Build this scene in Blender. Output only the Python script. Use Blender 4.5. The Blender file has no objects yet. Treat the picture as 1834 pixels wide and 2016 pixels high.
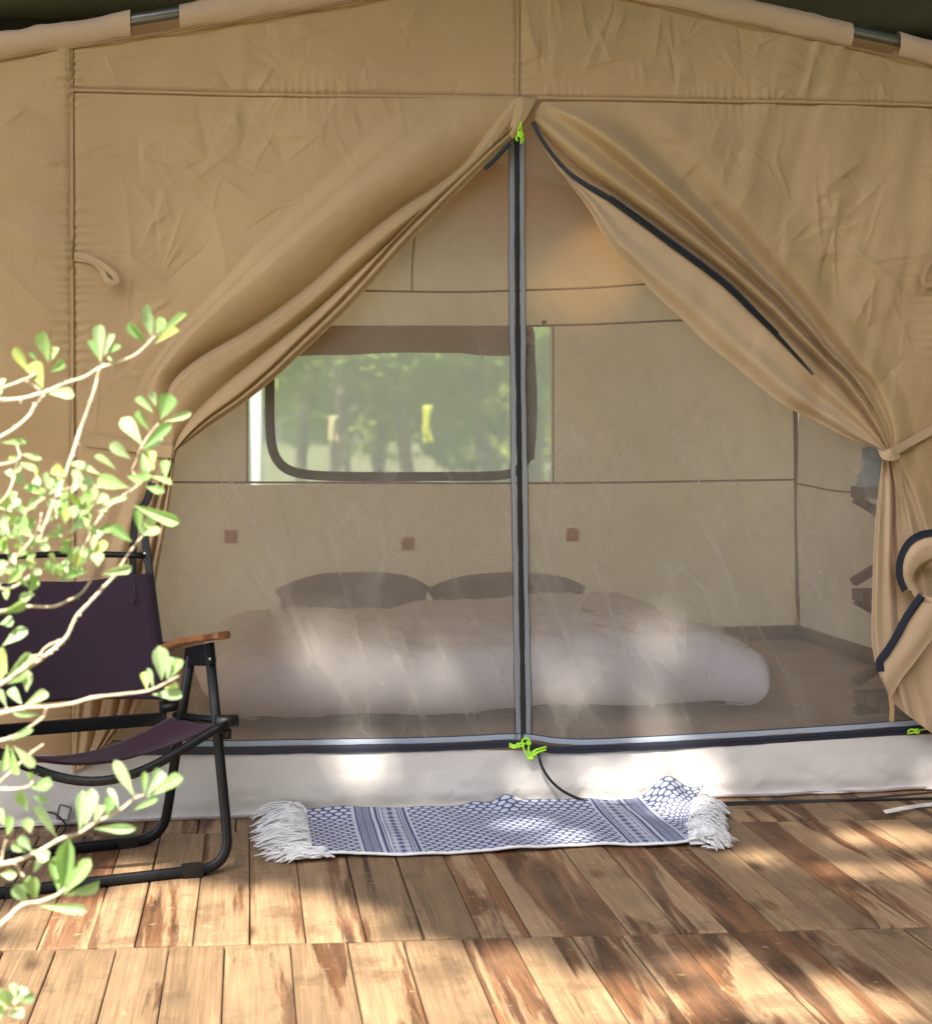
import bpy, bmesh, math, random
import numpy as np
from mathutils import Vector, Matrix, noise as mnoise
random.seed(7); rng = np.random.default_rng(11)
S = bpy.context.scene
COL = S.collection
PI = math.pi

# ------------------------------------------------------------------ camera
FPX = 2674.6; CX = 790.0; CY = 885.0; WPX = 1834.0
YAW = math.radians(6.38); ROLL = math.radians(.65)
CAM = np.array([0, 0, 1.1])
_fw = np.array([math.sin(YAW), math.cos(YAW), 0.]); _r = np.array([math.cos(YAW), -math.sin(YAW), 0.]); _z = np.array([0, 0, 1.])
_R = _r*math.cos(ROLL) - _z*math.sin(ROLL); _U = _z*math.cos(ROLL) + _r*math.sin(ROLL)
cd = bpy.data.cameras.new('camera'); cam = bpy.data.objects.new('camera', cd); COL.objects.link(cam)
cam.matrix_world = Matrix(((_R[0], _U[0], -_fw[0], CAM[0]), (_R[1], _U[1], -_fw[1], CAM[1]), (_R[2], _U[2], -_fw[2], CAM[2]), (0, 0, 0, 1)))
cd.sensor_fit = 'HORIZONTAL'; cd.sensor_width = 36; cd.lens = FPX/WPX*36
cd.shift_x = (917-CX)/WPX; cd.shift_y = (CY-1007.7)/WPX
cd.clip_start = .05; cd.clip_end = 800
cd.dof.use_dof = True; cd.dof.focus_distance = 4.2; cd.dof.aperture_fstop = 9.0
S.camera = cam

# ------------------------------------------------------------------ light
SUN_EL = 52.0; SUN_AZ = -24.0          # azimuth: degrees to the right of straight behind the camera
w = bpy.data.worlds.new('World'); S.world = w; w.use_nodes = True
nt = w.node_tree; bg = nt.nodes['Background']
sk = nt.nodes.new('ShaderNodeTexSky'); sk.sky_type = 'NISHITA'; sk.sun_disc = False
sk.sun_elevation = math.radians(SUN_EL); sk.sun_rotation = math.radians(180-SUN_AZ)
sk.air_density = 1.0; sk.dust_density = 3.0; sk.ozone_density = 1.0
nt.links.new(sk.outputs[0], bg.inputs[0]); bg.inputs[1].default_value = .15
sun_vec = Vector((math.sin(math.radians(SUN_AZ))*math.cos(math.radians(SUN_EL)), -math.cos(math.radians(SUN_AZ))*math.cos(math.radians(SUN_EL)), math.sin(math.radians(SUN_EL))))
sd = bpy.data.lights.new('sun', 'SUN'); sd.energy = 5.0; sd.angle = math.radians(.55); sd.color = (1, .93, .82)
so = bpy.data.objects.new('sun', sd); COL.objects.link(so); so.rotation_euler = sun_vec.to_track_quat('Z', 'Y').to_euler()
S.view_settings.view_transform = 'Standard'; S.view_settings.look = 'None'; S.view_settings.gamma = 1; S.view_settings.use_curve_mapping = False
S.view_settings.exposure = 1.62
S.cycles.use_denoising = True; S.cycles.max_bounces = 10; S.cycles.diffuse_bounces = 6; S.cycles.transmission_bounces = 8; S.cycles.transparent_max_bounces = 24
S.cycles.caustics_reflective = False; S.cycles.caustics_refractive = False; S.cycles.sample_clamp_indirect = 8

# ------------------------------------------------------------------ projection helpers (photograph measurements -> real planes)
def ray(u, v): return _fw + _R*(u-CX)/FPX + _U*(CY-v)/FPX
def oz(u, v, h=0.0):
    D = ray(u, v); p = CAM + D*(h-CAM[2])/D[2]; return Vector(p)
def oy(u, v, Y):
    D = ray(u, v); p = CAM + D*(Y-CAM[1])/D[1]; return Vector(p)
def ox(u, v, X):
    D = ray(u, v); p = CAM + D*(X-CAM[0])/D[0]; return Vector(p)
def pj(p):
    q = np.array(p)-CAM; d = q@_fw; return CX+FPX*(q@_R)/d, CY-FPX*(q@_U)/d

# ------------------------------------------------------------------ object helpers
def link(name, me, mat=None, parent=None, smooth=True):
    o = bpy.data.objects.new(name, me); COL.objects.link(o)
    if mat:
        for m in (mat if isinstance(mat, (list, tuple)) else [mat]): me.materials.append(m)
    if smooth: me.shade_smooth()
    if parent: o.parent = parent
    return o
def mesh(name, V, Fs, mat=None, parent=None, smooth=True, uv=None):
    me = bpy.data.meshes.new(name); me.from_pydata([tuple(v) for v in V], [], [tuple(f) for f in Fs]); me.update()
    if uv is not None:
        l = me.uv_layers.new(name='UVMap'); li = np.zeros(len(me.loops), dtype=np.int32); me.loops.foreach_get('vertex_index', li)
        l.data.foreach_set('uv', np.asarray(uv, dtype=np.float32)[li].ravel())
    return link(name, me, mat, parent, smooth)
def empty(name, loc, label, cat, group=None, rz=0):
    o = bpy.data.objects.new(name, None); COL.objects.link(o); o.location = loc; o.rotation_euler.z = rz
    o.empty_display_size = .1
    tag(o, label, cat, group); return o
def tag(o, label=None, cat=None, group=None, kind=None):
    if label: o['label'] = label
    if cat: o['category'] = cat
    if group: o['group'] = group
    if kind: o['kind'] = kind
    return o
class Geo:
    def __init__(s): s.V = []; s.F = []
    def add(s, V, F):
        n = len(s.V); s.V += [tuple(v) for v in V]; s.F += [tuple(i+n for i in f) for f in F]
    def box(s, c, size, M=None):
        x, y, z = [k/2 for k in size]; P = [Vector((a*x, b*y, d*z)) for a in (-1, 1) for b in (-1, 1) for d in (-1, 1)]
        if M is not None: P = [M @ p for p in P]
        c = Vector(c); s.add([p+c for p in P], [(0, 1, 3, 2), (4, 6, 7, 5), (0, 4, 5, 1), (2, 3, 7, 6), (0, 2, 6, 4), (1, 5, 7, 3)])
    def bar(s, a, b, wd, th, up=(0, 0, 1)):
        a = Vector(a); b = Vector(b); d = (b-a); L = d.length; d.normalize()
        x = d.cross(Vector(up)).normalized(); y = x.cross(d)
        P = []
        for p in (a, b):
            for (i, j) in ((-1, -1), (1, -1), (1, 1), (-1, 1)): P.append(p + x*wd/2*i + y*th/2*j)
        s.add(P, [(3, 2, 1, 0), (4, 5, 6, 7), (0, 1, 5, 4), (1, 2, 6, 5), (2, 3, 7, 6), (3, 0, 4, 7)])
    def tube(s, pts, rad, n=8, cap=True, sq=0.0):
        pts = [Vector(p) for p in pts]; N = len(pts)
        rr = rad if hasattr(rad, '__len__') else [rad]*N
        V = []; F = []; prev = None
        for i, p in enumerate(pts):
            t = (pts[min(i+1, N-1)] - pts[max(i-1, 0)]); t.normalize()
            if prev is None:
                a = Vector((0, 0, 1)) if abs(t.z) < .9 else Vector((1, 0, 0)); x = t.cross(a).normalized()
            else: x = (prev - t*prev.dot(t)).normalized()
            y = t.cross(x); prev = x
            for k in range(n):
                an = 2*PI*(k+.5)/n; c, si = math.cos(an), math.sin(an)
                m = 1.0
                if sq: m = (1-sq) + sq/max(abs(c), abs(si))
                V.append(p + (x*c + y*si)*rr[i]*m)
        for i in range(N-1):
            for k in range(n):
                a = i*n+k; b = i*n+(k+1) % n; F.append((a, b, b+n, a+n))
        if cap: F.append(tuple(range(n))[::-1]); F.append(tuple(range((N-1)*n, N*n)))
        s.add(V, F)
    def build(s, name, mat, parent=None, smooth=True, bevel=0):
        o = mesh(name, s.V, s.F, mat, parent, smooth)
        if bevel:
            m = o.modifiers.new('b', 'BEVEL'); m.width = bevel; m.segments = 2; m.limit_method = 'ANGLE'
        return o
def crs(P, n):
    P = np.asarray(P, float)
    if len(P) == 2: t = np.linspace(0, 1, n)[:, None]; return P[0]*(1-t)+P[1]*t
    d = np.r_[0, np.cumsum(np.maximum(np.linalg.norm(np.diff(P[:, :2], axis=0), axis=1), 1e-6))]; tt = np.linspace(0, d[-1], n)
    m = np.zeros_like(P); m[1:-1] = (P[2:]-P[:-2])/(d[2:]-d[:-2])[:, None]; m[0] = (P[1]-P[0])/(d[1]-d[0]); m[-1] = (P[-1]-P[-2])/(d[-1]-d[-2])
    i = np.clip(np.searchsorted(d, tt, 'right')-1, 0, len(P)-2); h = (d[i+1]-d[i])[:, None]; s = ((tt-d[i])[:, None])/h
    return (2*s**3-3*s**2+1)*P[i]+(s**3-2*s**2+s)*h*m[i]+(-2*s**3+3*s**2)*P[i+1]+(s**3-s**2)*h*m[i+1]
def smooth_pts(P, n): return [Vector(p) for p in crs3(P, n)]
def crs3(P, n):
    P = np.asarray([tuple(p) for p in P], float)
    d = np.r_[0, np.cumsum(np.linalg.norm(np.diff(P, axis=0), axis=1))]; tt = np.linspace(0, d[-1], n)
    m = np.zeros_like(P); m[1:-1] = (P[2:]-P[:-2])/(d[2:]-d[:-2])[:, None]; m[0] = (P[1]-P[0])/(d[1]-d[0]); m[-1] = (P[-1]-P[-2])/(d[-1]-d[-2])
    i = np.clip(np.searchsorted(d, tt, 'right')-1, 0, len(P)-2); h = (d[i+1]-d[i])[:, None]; s = ((tt-d[i])[:, None])/h
    return (2*s**3-3*s**2+1)*P[i]+(s**3-2*s**2+s)*h*m[i]+(-2*s**3+3*s**2)*P[i+1]+(s**3-s**2)*h*m[i+1]
def gridfaces(nr, nc):
    return [(r*nc+c, r*nc+c+1, (r+1)*nc+c+1, (r+1)*nc+c) for r in range(nr-1) for c in range(nc-1)]
_perm = rng.random((256, 256))
def vnoise(x, y):
    xi = np.floor(x).astype(int); yi = np.floor(y).astype(int); fx = x-xi; fy = y-yi
    fx = fx*fx*(3-2*fx); fy = fy*fy*(3-2*fy); g = lambda a, b: _perm[a % 256, b % 256]
    return (g(xi, yi)*(1-fx)+g(xi+1, yi)*fx)*(1-fy)+(g(xi, yi+1)*(1-fx)+g(xi+1, yi+1)*fx)*fy - .5
def fbm(x, y, o=3):
    r = 0; a = 1
    for k in range(o): r = r + a*vnoise(x*2**k+17*k, y*2**k+31*k); a *= .5
    return r

# ------------------------------------------------------------------ materials
def newmat(name):
    m = bpy.data.materials.new(name); m.use_nodes = True; t = m.node_tree; t.nodes.clear()
    out = t.nodes.new('ShaderNodeOutputMaterial'); return m, t, out
def N(t, typ, **kw):
    n = t.nodes.new(typ)
    for k, v in kw.items():
        if k.startswith('i_'): n.inputs[k[2:].replace('_', ' ')].default_value = v
        elif k.startswith('n_'): n.inputs[int(k[2:])].default_value = v
        else: setattr(n, k, v)
    return n
def L(t, a, b): t.links.new(a, b)
def ramp(t, fac, stops):
    r = t.nodes.new('ShaderNodeValToRGB'); e = r.color_ramp.elements
    while len(e) < len(stops): e.new(.5)
    for i, (p, c) in enumerate(stops): e[i].position = p; e[i].color = (*c, 1) if len(c) == 3 else c
    L(t, fac, r.inputs[0]); return r
def math_(t, op, a, b=None, c=None):
    n = t.nodes.new('ShaderNodeMath'); n.operation = op
    for i, x in enumerate((a, b, c)):
        if x is None: continue
        if isinstance(x, (int, float)): n.inputs[i].default_value = x
        else: L(t, x, n.inputs[i])
    return n.outputs[0]
def mixc(t, fac, a, b, typ='MIX'):
    n = t.nodes.new('ShaderNodeMix'); n.data_type = 'RGBA'; n.blend_type = typ
    for sock, x in ((n.inputs[0], fac), (n.inputs[6], a), (n.inputs[7], b)):
        if isinstance(x, (int, float)): sock.default_value = x
        elif isinstance(x, tuple): sock.default_value = (*x, 1)
        else: L(t, x, sock)
    return n.outputs[2]
def simple(name, col, rough=.6, metal=0, var=.12, scale=30, bump=0.0, spec=.5):
    m, t, out = newmat(name); p = N(t, 'ShaderNodeBsdfPrincipled'); p.inputs['Roughness'].default_value = rough; p.inputs['Metallic'].default_value = metal
    p.inputs['Specular IOR Level'].default_value = spec
    tc = N(t, 'ShaderNodeTexCoord'); n = N(t, 'ShaderNodeTexNoise', i_Scale=scale, i_Detail=4.0); L(t, tc.outputs['Object'], n.inputs['Vector'])
    c = ramp(t, n.outputs['Fac'], [(.3, tuple(x*(1-var) for x in col)), (.7, tuple(min(1, x*(1+var)) for x in col))])
    L(t, c.outputs[0], p.inputs['Base Color'])
    if bump: b = N(t, 'ShaderNodeBump', i_Strength=bump, i_Distance=.004); L(t, n.outputs['Fac'], b.inputs['Height']); L(t, b.outputs[0], p.inputs['Normal'])
    L(t, p.outputs[0], out.inputs[0]); return m
def cloth_mat(name, col, trans=.2, crinkle=.35, rough=.75, dirt=.12, weave=True):
    m, t, out = newmat(name)
    tc = N(t, 'ShaderNodeTexCoord'); co = tc.outputs['Object']
    big = N(t, 'ShaderNodeTexNoise', i_Scale=1.6, i_Detail=5.0, i_Roughness=.6); L(t, co, big.inputs['Vector'])
    c1 = ramp(t, big.outputs['Fac'], [(.3, tuple(x*(1-dirt) for x in col)), (.7, tuple(min(1, x*(1+dirt*.6)) for x in col))])
    fine = N(t, 'ShaderNodeTexNoise', i_Scale=260.0, i_Detail=2.0); L(t, co, fine.inputs['Vector'])
    colr = mixc(t, .12, c1.outputs[0], fine.outputs['Fac'], 'OVERLAY')
    # specks of dirt
    sp = N(t, 'ShaderNodeTexVoronoi', i_Scale=9.0); L(t, co, sp.inputs['Vector'])
    spm = math_(t, 'LESS_THAN', sp.outputs['Distance'], .018); colr = mixc(t, math_(t, 'MULTIPLY', spm, .55), colr, (.09, .06, .04))
    # crumple: a network of sharp creases at two scales
    wv = N(t, 'ShaderNodeTexNoise', i_Scale=3.0, i_Detail=2.0); L(t, co, wv.inputs['Vector'])
    dist = mixc(t, .12, co, wv.outputs['Color'], 'ADD')
    h = None
    for sc, amp in ((3.3, 1.0), (8.0, .55), (17.0, .25)):
        rg = N(t, 'ShaderNodeTexNoise', noise_type='RIDGED_MULTIFRACTAL', i_Scale=sc, i_Detail=1.5, i_Roughness=.45); rg.inputs['Offset'].default_value = .95; rg.inputs['Gain'].default_value = 1.6
        L(t, dist, rg.inputs['Vector'])
        a = math_(t, 'MULTIPLY', rg.outputs['Fac'], amp); h = a if h is None else math_(t, 'ADD', h, a)
    msk = N(t, 'ShaderNodeTexNoise', i_Scale=2.2, i_Detail=2.0); L(t, co, msk.inputs['Vector'])
    h = math_(t, 'MULTIPLY', h, ramp(t, msk.outputs['Fac'], [(.35, (.15,)*3), (.65, (1,)*3)]).outputs[0])
    b = N(t, 'ShaderNodeBump', i_Strength=crinkle, i_Distance=.006); L(t, h, b.inputs['Height'])
    b2 = N(t, 'ShaderNodeBump', i_Strength=.15, i_Distance=.0006); L(t, fine.outputs['Fac'], b2.inputs['Height']); L(t, b.outputs[0], b2.inputs['Normal'])
    p = N(t, 'ShaderNodeBsdfPrincipled'); p.inputs['Roughness'].default_value = rough; p.inputs['Specular IOR Level'].default_value = .3
    p.inputs['Sheen Weight'].default_value = .12; p.inputs['Sheen Roughness'].default_value = .5
    L(t, colr, p.inputs['Base Color']); L(t, b2.outputs[0], p.inputs['Normal'])
    if trans > 0:
        tr = N(t, 'ShaderNodeBsdfTranslucent'); L(t, colr, tr.inputs[0]); L(t, b2.outputs[0], tr.inputs['Normal'])
        mx = N(t, 'ShaderNodeMixShader'); mx.inputs[0].default_value = trans; L(t, p.outputs[0], mx.inputs[1]); L(t, tr.outputs[0], mx.inputs[2]); L(t, mx.outputs[0], out.inputs[0])
    else: L(t, p.outputs[0], out.inputs[0])
    return m
def screen_mat(name, col, opacity, creases=0.0, transl=.5):
    m, t, out = newmat(name)
    tc = N(t, 'ShaderNodeTexCoord'); co = tc.outputs['Object']
    op = opacity
    d = N(t, 'ShaderNodeBsdfDiffuse'); d.inputs[0].default_value = (*col, 1); tl = N(t, 'ShaderNodeBsdfTranslucent'); tl.inputs[0].default_value = (*col, 1)
    mx0 = N(t, 'ShaderNodeMixShader'); mx0.inputs[0].default_value = transl; L(t, d.outputs[0], mx0.inputs[1]); L(t, tl.outputs[0], mx0.inputs[2])
    tp = N(t, 'ShaderNodeBsdfTransparent'); mx = N(t, 'ShaderNodeMixShader'); L(t, tp.outputs[0], mx.inputs[1]); L(t, mx0.outputs[0], mx.inputs[2])
    if creases:
        acc = None
        for ang, sx, sz, k, amp in ((.50, 2.6, .5, 24, 1.0), (-.46, 3.2, .8, 34, .45), (.32, 6.0, 1.0, 18, .8), (-.65, 5, 1.6, 26, .4), (.8, 4.2, 1.8, 34, .5)):
            mp0 = N(t, 'ShaderNodeMapping'); mp0.inputs['Rotation'].default_value = (0, ang, 0); L(t, co, mp0.inputs['Vector'])
            mp = N(t, 'ShaderNodeMapping'); mp.inputs['Scale'].default_value = (sx, 1, sz); mp.inputs['Location'].default_value = (sx*3.1, ang*9, sz); L(t, mp0.outputs[0], mp.inputs['Vector'])
            n = N(t, 'ShaderNodeTexNoise', i_Scale=1.0, i_Detail=2.5, i_Roughness=.45); L(t, mp.outputs[0], n.inputs['Vector'])
            dn = math_(t, 'ABSOLUTE', math_(t, 'SUBTRACT', n.outputs['Fac'], .5))
            ln_ = math_(t, 'MAXIMUM', math_(t, 'SUBTRACT', 1.0, math_(t, 'MULTIPLY', dn, k)), 0.0)
            wd_ = math_(t, 'MULTIPLY', math_(t, 'GREATER_THAN', n.outputs['Fac'], .5), math_(t, 'MAXIMUM', math_(t, 'SUBTRACT', .5, math_(t, 'MULTIPLY', dn, k*.22)), 0.0))
            a = math_(t, 'MULTIPLY', math_(t, 'ADD', math_(t, 'MULTIPLY', ln_, .55), math_(t, 'MULTIPLY', wd_, 1.25)), amp); acc = a if acc is None else math_(t, 'ADD', acc, a)
        big = N(t, 'ShaderNodeTexNoise', i_Scale=3.0, i_Detail=4.0); L(t, co, big.inputs['Vector'])
        sx_ = N(t, 'ShaderNodeSeparateXYZ'); L(t, co, sx_.inputs[0])
        low = ramp(t, math_(t, 'DIVIDE', sx_.outputs['Z'], 2.0), [(.45, (1,)*3), (.85, (.2,)*3)]).outputs[0]     # crease streaks fade towards the top
        cre = math_(t, 'MULTIPLY', math_(t, 'MULTIPLY', acc, ramp(t, big.outputs['Fac'], [(.38, (.45,)*3), (.62, (1,)*3)]).outputs[0]), low)
        op_ = math_(t, 'ADD', math_(t, 'MULTIPLY', cre, creases*.5), opacity); L(t, math_(t, 'MINIMUM', op_, .75), mx.inputs[0])
    else: mx.inputs[0].default_value = opacity
    L(t, mx.outputs[0], out.inputs[0]); return m
def wood_mat(name, light, dark, rough=.6, heart=.5, red=(.30, .12, .045), grain_axis='Y'):
    m, t, out = newmat(name)
    tc = N(t, 'ShaderNodeTexCoord'); oi = N(t, 'ShaderNodeObjectInfo')
    off = N(t, 'ShaderNodeVectorMath', operation='SCALE'); cmb = N(t, 'ShaderNodeCombineXYZ')
    L(t, oi.outputs['Random'], cmb.inputs[0]); L(t, math_(t, 'MULTIPLY', oi.outputs['Random'], 7.7), cmb.inputs[1]); L(t, math_(t, 'MULTIPLY', oi.outputs['Random'], 3.1), cmb.inputs[2])
    L(t, cmb.outputs[0], off.inputs[0]); off.inputs['Scale'].default_value = 37.0
    ad = N(t, 'ShaderNodeVectorMath', operation='ADD'); L(t, tc.outputs['Object'], ad.inputs[0]); L(t, off.outputs[0], ad.inputs[1])
    def stretched(sx, sy, detail=4, rgh=.55, dist=0.0):
        mp = N(t, 'ShaderNodeMapping'); mp.inputs['Scale'].default_value = (sx, sy, sx) if grain_axis == 'Y' else (sy, sx, sx)
        L(t, ad.outputs[0], mp.inputs['Vector']); n = N(t, 'ShaderNodeTexNoise', i_Scale=1.0, i_Detail=float(detail), i_Roughness=rgh, i_Distortion=dist); L(t, mp.outputs[0], n.inputs['Vector']); return n.outputs['Fac']
    hb = stretched(9.5, .85, 7, .6, .5)
    pl = math_(t, 'MULTIPLY', math_(t, 'SUBTRACT', oi.outputs['Random'], .5), .20)
    hbm = ramp(t, math_(t, 'ADD', hb, pl), [(heart-.015, (0,)*3), (heart+.03, (1,)*3)]).outputs[0]
    g = stretched(60, 2.2, 6, .65, .4); g2 = stretched(200, 5, 3, .6)
    md = stretched(16, 1.6, 5, .6, 1.2)
    lightc = mixc(t, ramp(t, md, [(.3, (0,)*3), (.7, (1,)*3)]).outputs[0], tuple(x*.72 for x in light), light)
    darkc = mixc(t, ramp(t, md, [(.38, (0,)*3), (.62, (1,)*3)]).outputs[0], dark, red)
    c = mixc(t, hbm, lightc, darkc)
    c = mixc(t, .55, c, ramp(t, g, [(.25, (.3,)*3), (.75, (.72,)*3)]).outputs[0], 'OVERLAY')
    c = mixc(t, .5, c, ramp(t, g2, [(.3, (.25,)*3), (.7, (.72,)*3)]).outputs[0], 'OVERLAY')
    st_ = N(t, 'ShaderNodeTexNoise', i_Scale=6.0, i_Detail=7.0, i_Roughness=.7); L(t, ad.outputs[0], st_.inputs['Vector'])
    c = mixc(t, math_(t, 'MULTIPLY', ramp(t, st_.outputs['Fac'], [(.54, (0,)*3), (.66, (1,)*3)]).outputs[0], .5), c, (.07, .042, .026))
    sc_ = N(t, 'ShaderNodeTexNoise', i_Scale=48.0, i_Detail=3.0); mps = N(t, 'ShaderNodeMapping'); mps.inputs['Scale'].default_value = (.6, 1.5, 1); L(t, ad.outputs[0], mps.inputs['Vector']); L(t, mps.outputs[0], sc_.inputs['Vector'])
    c = mixc(t, math_(t, 'MULTIPLY', ramp(t, sc_.outputs['Fac'], [(.66, (0,)*3), (.72, (1,)*3)]).outputs[0], .5), c, (.48, .36, .22))
    # weathered grey wash, knots and per-plank tone
    wz = N(t, 'ShaderNodeTexNoise', i_Scale=2.3, i_Detail=5.0, i_Roughness=.65); L(t, ad.outputs[0], wz.inputs['Vector'])
    c = mixc(t, math_(t, 'MULTIPLY', ramp(t, wz.outputs['Fac'], [(.48, (0,)*3), (.68, (1,)*3)]).outputs[0], .4), c, (.19, .125, .075))
    kn = N(t, 'ShaderNodeTexVoronoi', i_Scale=1.0, i_Randomness=1.0); mpk = N(t, 'ShaderNodeMapping'); mpk.inputs['Scale'].default_value = (5.5, 2.8, 1); L(t, ad.outputs[0], mpk.inputs['Vector']); L(t, mpk.outputs[0], kn.inputs['Vector'])
    c = mixc(t, ramp(t, kn.outputs['Distance'], [(.05, (.8,)*3), (.16, (0,)*3)]).outputs[0], c, tuple(x*.8 for x in dark))
    hsv = N(t, 'ShaderNodeHueSaturation'); L(t, c, hsv.inputs['Color']); L(t, math_(t, 'ADD', math_(t, 'MULTIPLY', oi.outputs['Random'], .6), .68), hsv.inputs['Value'])
    p = N(t, 'ShaderNodeBsdfPrincipled'); L(t, hsv.outputs[0], p.inputs['Base Color'])
    L(t, ramp(t, g, [(.3, (rough-.1,)*3), (.7, (rough+.15,)*3)]).outputs[0], p.inputs['Roughness']); p.inputs['Specular IOR Level'].default_value = .35
    hh = math_(t, 'ADD', math_(t, 'MULTIPLY', g, 1.0), math_(t, 'MULTIPLY', g2, .4)); b = N(t, 'ShaderNodeBump', i_Strength=.45, i_Distance=.0022); L(t, hh, b.inputs['Height']); L(t, b.outputs[0], p.inputs['Normal'])
    L(t, p.outputs[0], out.inputs[0]); return m
def leaf_mat(name, a, b, trans=.4, rough=.55):
    m, t, out = newmat(name); oi = N(t, 'ShaderNodeObjectInfo'); tc = N(t, 'ShaderNodeTexCoord')
    n = N(t, 'ShaderNodeTexNoise', i_Scale=60.0, i_Detail=3.0); L(t, tc.outputs['Object'], n.inputs['Vector'])
    f = math_(t, 'ADD', math_(t, 'MULTIPLY', oi.outputs['Random'], .7), math_(t, 'MULTIPLY', n.outputs['Fac'], .3))
    c = ramp(t, f, [(.1, a), (.9, b)]).outputs[0]
    sp = N(t, 'ShaderNodeSeparateXYZ'); L(t, tc.outputs['Object'], sp.inputs[0]); ay = math_(t, 'ABSOLUTE', sp.outputs[1])
    rib = math_(t, 'LESS_THAN', ay, .022); vein = math_(t, 'LESS_THAN', math_(t, 'ABSOLUTE', math_(t, 'SUBTRACT', math_(t, 'FRACT', math_(t, 'MULTIPLY', math_(t, 'SUBTRACT', sp.outputs[0], math_(t, 'MULTIPLY', ay, .7)), 8.0)), .5)), .05)
    c = mixc(t, math_(t, 'MULTIPLY', rib, .55), c, (.62, .70, .42)); c = mixc(t, math_(t, 'MULTIPLY', vein, .22), c, (.60, .70, .40))
    bl = N(t, 'ShaderNodeTexNoise', i_Scale=7.0, i_Detail=4.0); L(t, tc.outputs['Object'], bl.inputs['Vector']); c = mixc(t, math_(t, 'MULTIPLY', math_(t, 'GREATER_THAN', bl.outputs['Fac'], .70), .5), c, (.32, .24, .08))
    p = N(t, 'ShaderNodeBsdfPrincipled'); p.inputs['Roughness'].default_value = rough; L(t, c, p.inputs['Base Color'])
    tr = N(t, 'ShaderNodeBsdfTranslucent'); L(t, mixc(t, .5, c, (.45, .6, .08)), tr.inputs[0])
    mx = N(t, 'ShaderNodeMixShader'); mx.inputs[0].default_value = trans; L(t, p.outputs[0], mx.inputs[1]); L(t, tr.outputs[0], mx.inputs[2]); L(t, mx.outputs[0], out.inputs[0]); return m
def foliage_mat(name, a, b, scale=1.2, trans=.35):
    m, t, out = newmat(name); tc = N(t, 'ShaderNodeTexCoord'); n = N(t, 'ShaderNodeTexNoise', i_Scale=scale, i_Detail=6.0, i_Roughness=.75); L(t, tc.outputs['Object'], n.inputs['Vector'])
    c = ramp(t, n.outputs['Fac'], [(.35, a), (.65, b)]).outputs[0]
    p = N(t, 'ShaderNodeBsdfPrincipled'); p.inputs['Roughness'].default_value = .6; L(t, c, p.inputs['Base Color'])
    tr = N(t, 'ShaderNodeBsdfTranslucent'); L(t, c, tr.inputs[0]); mx = N(t, 'ShaderNodeMixShader'); mx.inputs[0].default_value = trans
    L(t, p.outputs[0], mx.inputs[1]); L(t, tr.outputs[0], mx.inputs[2]); L(t, mx.outputs[0], out.inputs[0]); return m

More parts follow.
